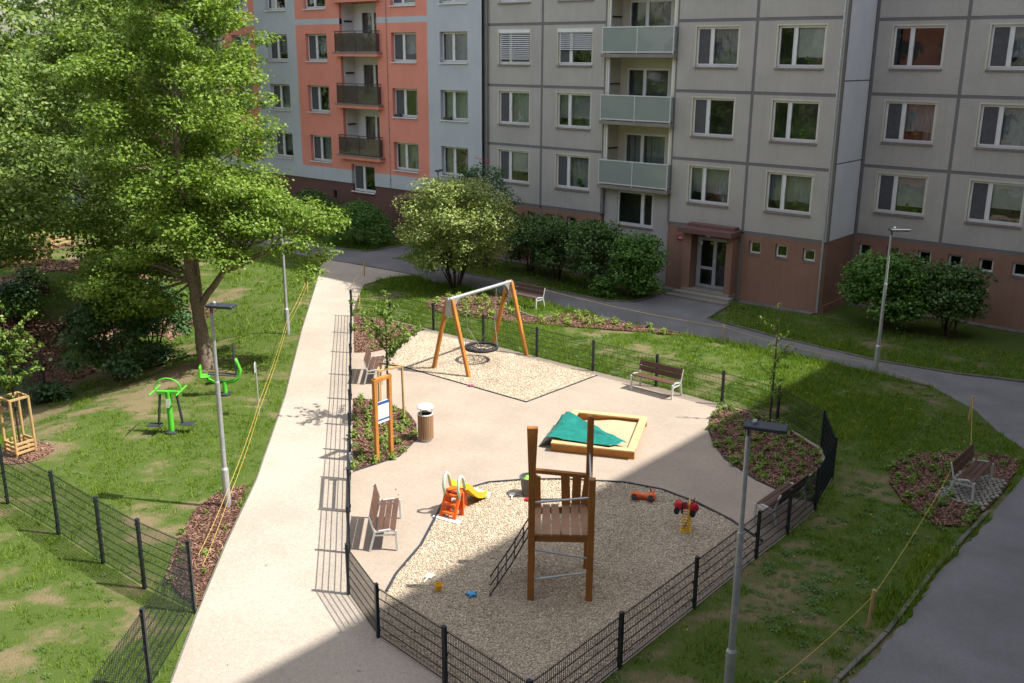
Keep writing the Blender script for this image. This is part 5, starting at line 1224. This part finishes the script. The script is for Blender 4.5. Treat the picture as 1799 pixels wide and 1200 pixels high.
# bark chips and pebbles
def scatter_poly(poly, n, rng, inset=0):
    p = np.array(poly); x = rng.uniform(p[:, 0].min(), p[:, 0].max(), n); y = rng.uniform(p[:, 1].min(), p[:, 1].max(), n); k = in_poly(x, y, poly); return x[k], y[k]
CHIP_V = [(-.5, -.16, 0), (.5, -.12, .03), (.45, .17, 0), (-.48, .14, .04), (0, 0, .09)]; CHIP_F = [(0, 1, 4), (1, 2, 4), (2, 3, 4), (3, 0, 4)]
for pl, n, lab in ((BED_L, 9000, 'bark mulch in the bed by the info frame'), (BED_BL, 7000, 'bark mulch in the bed at the far fence corner'), (BED_BK, 11000, 'bark mulch in the long bed behind the swing'), (BED_R, 11000, 'bark mulch in the curved bed on the right'), (BED_D, 7000, 'bark mulch around the cobbled bench'), (BED_P, 8000, 'bark mulch at the lamp beside the path')):
    x, y = scatter_poly(pl, n, RNG)
    k = free(x, y, [COB]); x, y = x[k], y[k]
    o = link('bark_mulch', scatter('bark_mulch', CHIP_V, CHIP_F, np.stack([x, y, np.full(len(x), .045)+RNG.random(len(x))*.02], 1), rotmats(len(x), RNG, None, .35), .045+.06*RNG.random(len(x)), 'bark_chip')); kind(o, 'stuff'); tag(o, lab, 'mulch')
x = RNG.uniform(-44, -27, 60000); y = RNG.uniform(8, 23, 60000); s = BANK(x, y); k = (s > 5.0) & (s < 13.8) & (y < 22.5) & (vnoise(x, y, .5) > .45); x, y = x[k], y[k]
o = link('bark_mulch', scatter('bark_mulch', CHIP_V, CHIP_F, np.stack([x, y, terrain(x, y)+.02], 1), rotmats(len(x), RNG, None, .35), .12+.12*RNG.random(len(x)), 'bark_chip')); kind(o, 'stuff'); tag(o, 'bark mulch over the shaded bank beyond the hollow', 'mulch')
for (cx, cy, rad_) in ((-24.75, 9.6, .75), (-44.6, 18.7, 1.2), (-48.1, 21.5, 1.3)):
    n = 1600; a = RNG.uniform(0, 6.28, n); q = rad_*np.sqrt(RNG.random(n)); x, y = cx+q*np.cos(a), cy+q*np.sin(a)
    o = link('bark_mulch', scatter('bark_mulch', CHIP_V, CHIP_F, np.stack([x, y, terrain(x, y)+.02], 1), rotmats(n, RNG, None, .35), .07+.06*RNG.random(n), 'bark_chip')); kind(o, 'stuff'); tag(o, 'bark mulch ring under a caged sapling', 'mulch')
for pl, n, lab in ((PIT_S, 75000, 'pale pebbles of the swing pit'), (PIT_C, 125000, 'pale pebbles of the round climbing pit')):
    x, y = scatter_poly(pl, n, RNG); n = len(x); sc3 = (.011+.013*RNG.random((n, 1)))*np.array([[1.25, .85, .8]])
    o = link('pebbles', scatter('pebbles', OCT_V, OCT_F, np.stack([x, y, np.full(n, .034)+.008*RNG.random(n)], 1), rotmats(n, RNG, None, .5), sc3, 'pebble')); kind(o, 'stuff'); tag(o, lab, 'pebbles')
# spilled sand beside the sandbox, weeds and dandelions
ROS_V = []; ROS_F = []
for i in range(7):
    a = 2*math.pi*i/7; c, s_ = math.cos(a), math.sin(a); b = len(ROS_V)
    ROS_V += [(c*.1, s_*.1, 0.05), (c*.55-s_*.16, s_*.55+c*.16, .28), (c*1.0, s_*1.0, .12), (c*.55+s_*.16, s_*.55-c*.16, .28)]; ROS_F += [(b, b+1, b+2, b+3)]
def weeds(n, x0, x1, y0, y1, smin, smax, lab, seed):
    rng = np.random.default_rng(seed); x = rng.uniform(x0, x1, n); y = rng.uniform(y0, y1, n); k = free(x, y, HARD) & (vnoise(x, y, .8) > .42); x, y = x[k], y[k]
    o = link('weeds', scatter('weeds', ROS_V, ROS_F, np.stack([x, y, terrain(x, y)+.01], 1), rotmats(len(x), rng, None, .12), smin+(smax-smin)*rng.random(len(x)), 'weed_leaf')); kind(o, 'stuff'); tag(o, lab, 'weeds')
weeds(500, -8.0, -4.9, 9, 28, .07, .17, 'broad leaved weeds in the shaded lawn', 8)
weeds(500, -29, -13, 5, 25, .05, .11, 'broad leaved weeds in the left lawn', 9)
weeds(350, -30, -8, 25, 31, .06, .15, 'broad leaved weeds in the bright lawn', 10)
weeds(160, -20, -6, 32, 36, .06, .12, 'broad leaved weeds in the grass strip by the entrance', 11)
for lab, x0, x1, y0, y1, n, sd in (('dandelions in the bright lawn', -28, -8, 25.2, 30.6, 110, 1), ('dandelions in the shaded lawn', -7.8, -5, 12, 28, 26, 2), ('dandelions along the entrance grass', -20, -8, 31.9, 34, 24, 3)):
    rng = np.random.default_rng(sd); x = rng.uniform(x0, x1, n); y = rng.uniform(y0, y1, n); k = free(x, y, HARD); x, y = x[k], y[k]
    o = link('dandelions', scatter('dandelions', OCT_V, OCT_F, np.stack([x, y, np.full(len(x), .10)], 1), rotmats(len(x), rng, None, .2), np.full(len(x), .024), 'dandelion_yellow')); kind(o, 'stuff'); tag(o, lab, 'flowers')
# bits of litter, twigs and dead leaves on the gravel path
n = 240; x = RNG.uniform(-38, -9, n); y = RNG.uniform(4, 31, n); k = in_poly(x, y, PATH) | in_poly(x, y, PLAY); x, y = x[k], y[k]
o = link('dead_leaves', scatter('dead_leaves', CHIP_V, CHIP_F, np.stack([x, y, np.full(len(x), .034)], 1), rotmats(len(x), RNG, None, .15), .02+.05*RNG.random(len(x))**2, 'bark_chip')); kind(o, 'stuff'); tag(o, 'small dead leaves and crumbs on the gravel path', 'debris')
# plants in the beds, each a thing of its own
def plant_mesh(name, mat, seed, n=70, r=.17, h=.26):
    rng = np.random.default_rng(seed); d = rng.normal(size=(n, 3)); d[:, 2] = np.abs(d[:, 2])*1.1; d /= np.linalg.norm(d, axis=1, keepdims=True)
    P = d*np.array([r, r, h])*(.45+.6*rng.random((n, 1))); return scatter(name, LEAF_V, LEAF_F, P, rotmats(n, rng, d*.6+np.array([0, 0, .7]), .6), .06+.05*rng.random(n), mat)
PM = {m: [plant_mesh('bed_plant', m, s) for s in range(3)] for m in ('leaf_bed', 'leaf_bed_lime')}
def plants(poly, n, mat, lab, grp, seed, mind=.34, smin=.7, smax=1.25, avoid=()):
    r = random.Random(seed); pts = []; p = np.array(poly); tries = 0
    while len(pts) < n and tries < 4000:
        tries += 1; x = r.uniform(p[:, 0].min(), p[:, 0].max()); y = r.uniform(p[:, 1].min(), p[:, 1].max())
        if not in_poly(np.array([x]), np.array([y]), poly)[0]: continue
        if any(in_poly(np.array([x]), np.array([y]), a)[0] for a in avoid): continue
        if any((x-a)**2+(y-b)**2 < mind*mind for a, b in pts): continue
        pts.append((x, y)); o = link('bed_plant', PM[mat][r.randint(0, 2)], None, (x, y, .045), rz=r.uniform(0, 6)); s = r.uniform(smin, smax); s *= .8; o.scale = (s, s, s*r.uniform(.8, 1.15)); tag(o, lab, 'plant', grp)
plants(BED_L, 38, 'leaf_bed', 'small green plant in the bark bed around the info frame', 'plants in the info frame bed', 1)
plants(BED_BL, 14, 'leaf_bed', 'small green plant in the bark bed at the far fence corner', 'plants in the far corner bed', 2, .4)
plants(BED_BK, 48, 'leaf_bed_lime', 'lime green plant in the long bark bed behind the swing', 'plants in the long bed', 3, .36, .9, 1.5)
plants(BED_R, 58, 'leaf_bed', 'small green plant in the curved bark bed on the right', 'plants in the curved bed', 4)
plants(BED_D, 34, 'leaf_bed', 'small green plant in the bark bed around the cobbled bench', 'plants round the cobbled bench', 5, .3, .7, 1.2, [COB])
plants(BED_P, 12, 'leaf_bed', 'small sprig in the bark beside the street lamp', 'sprigs by the lamp', 6, .4, .4, .8)
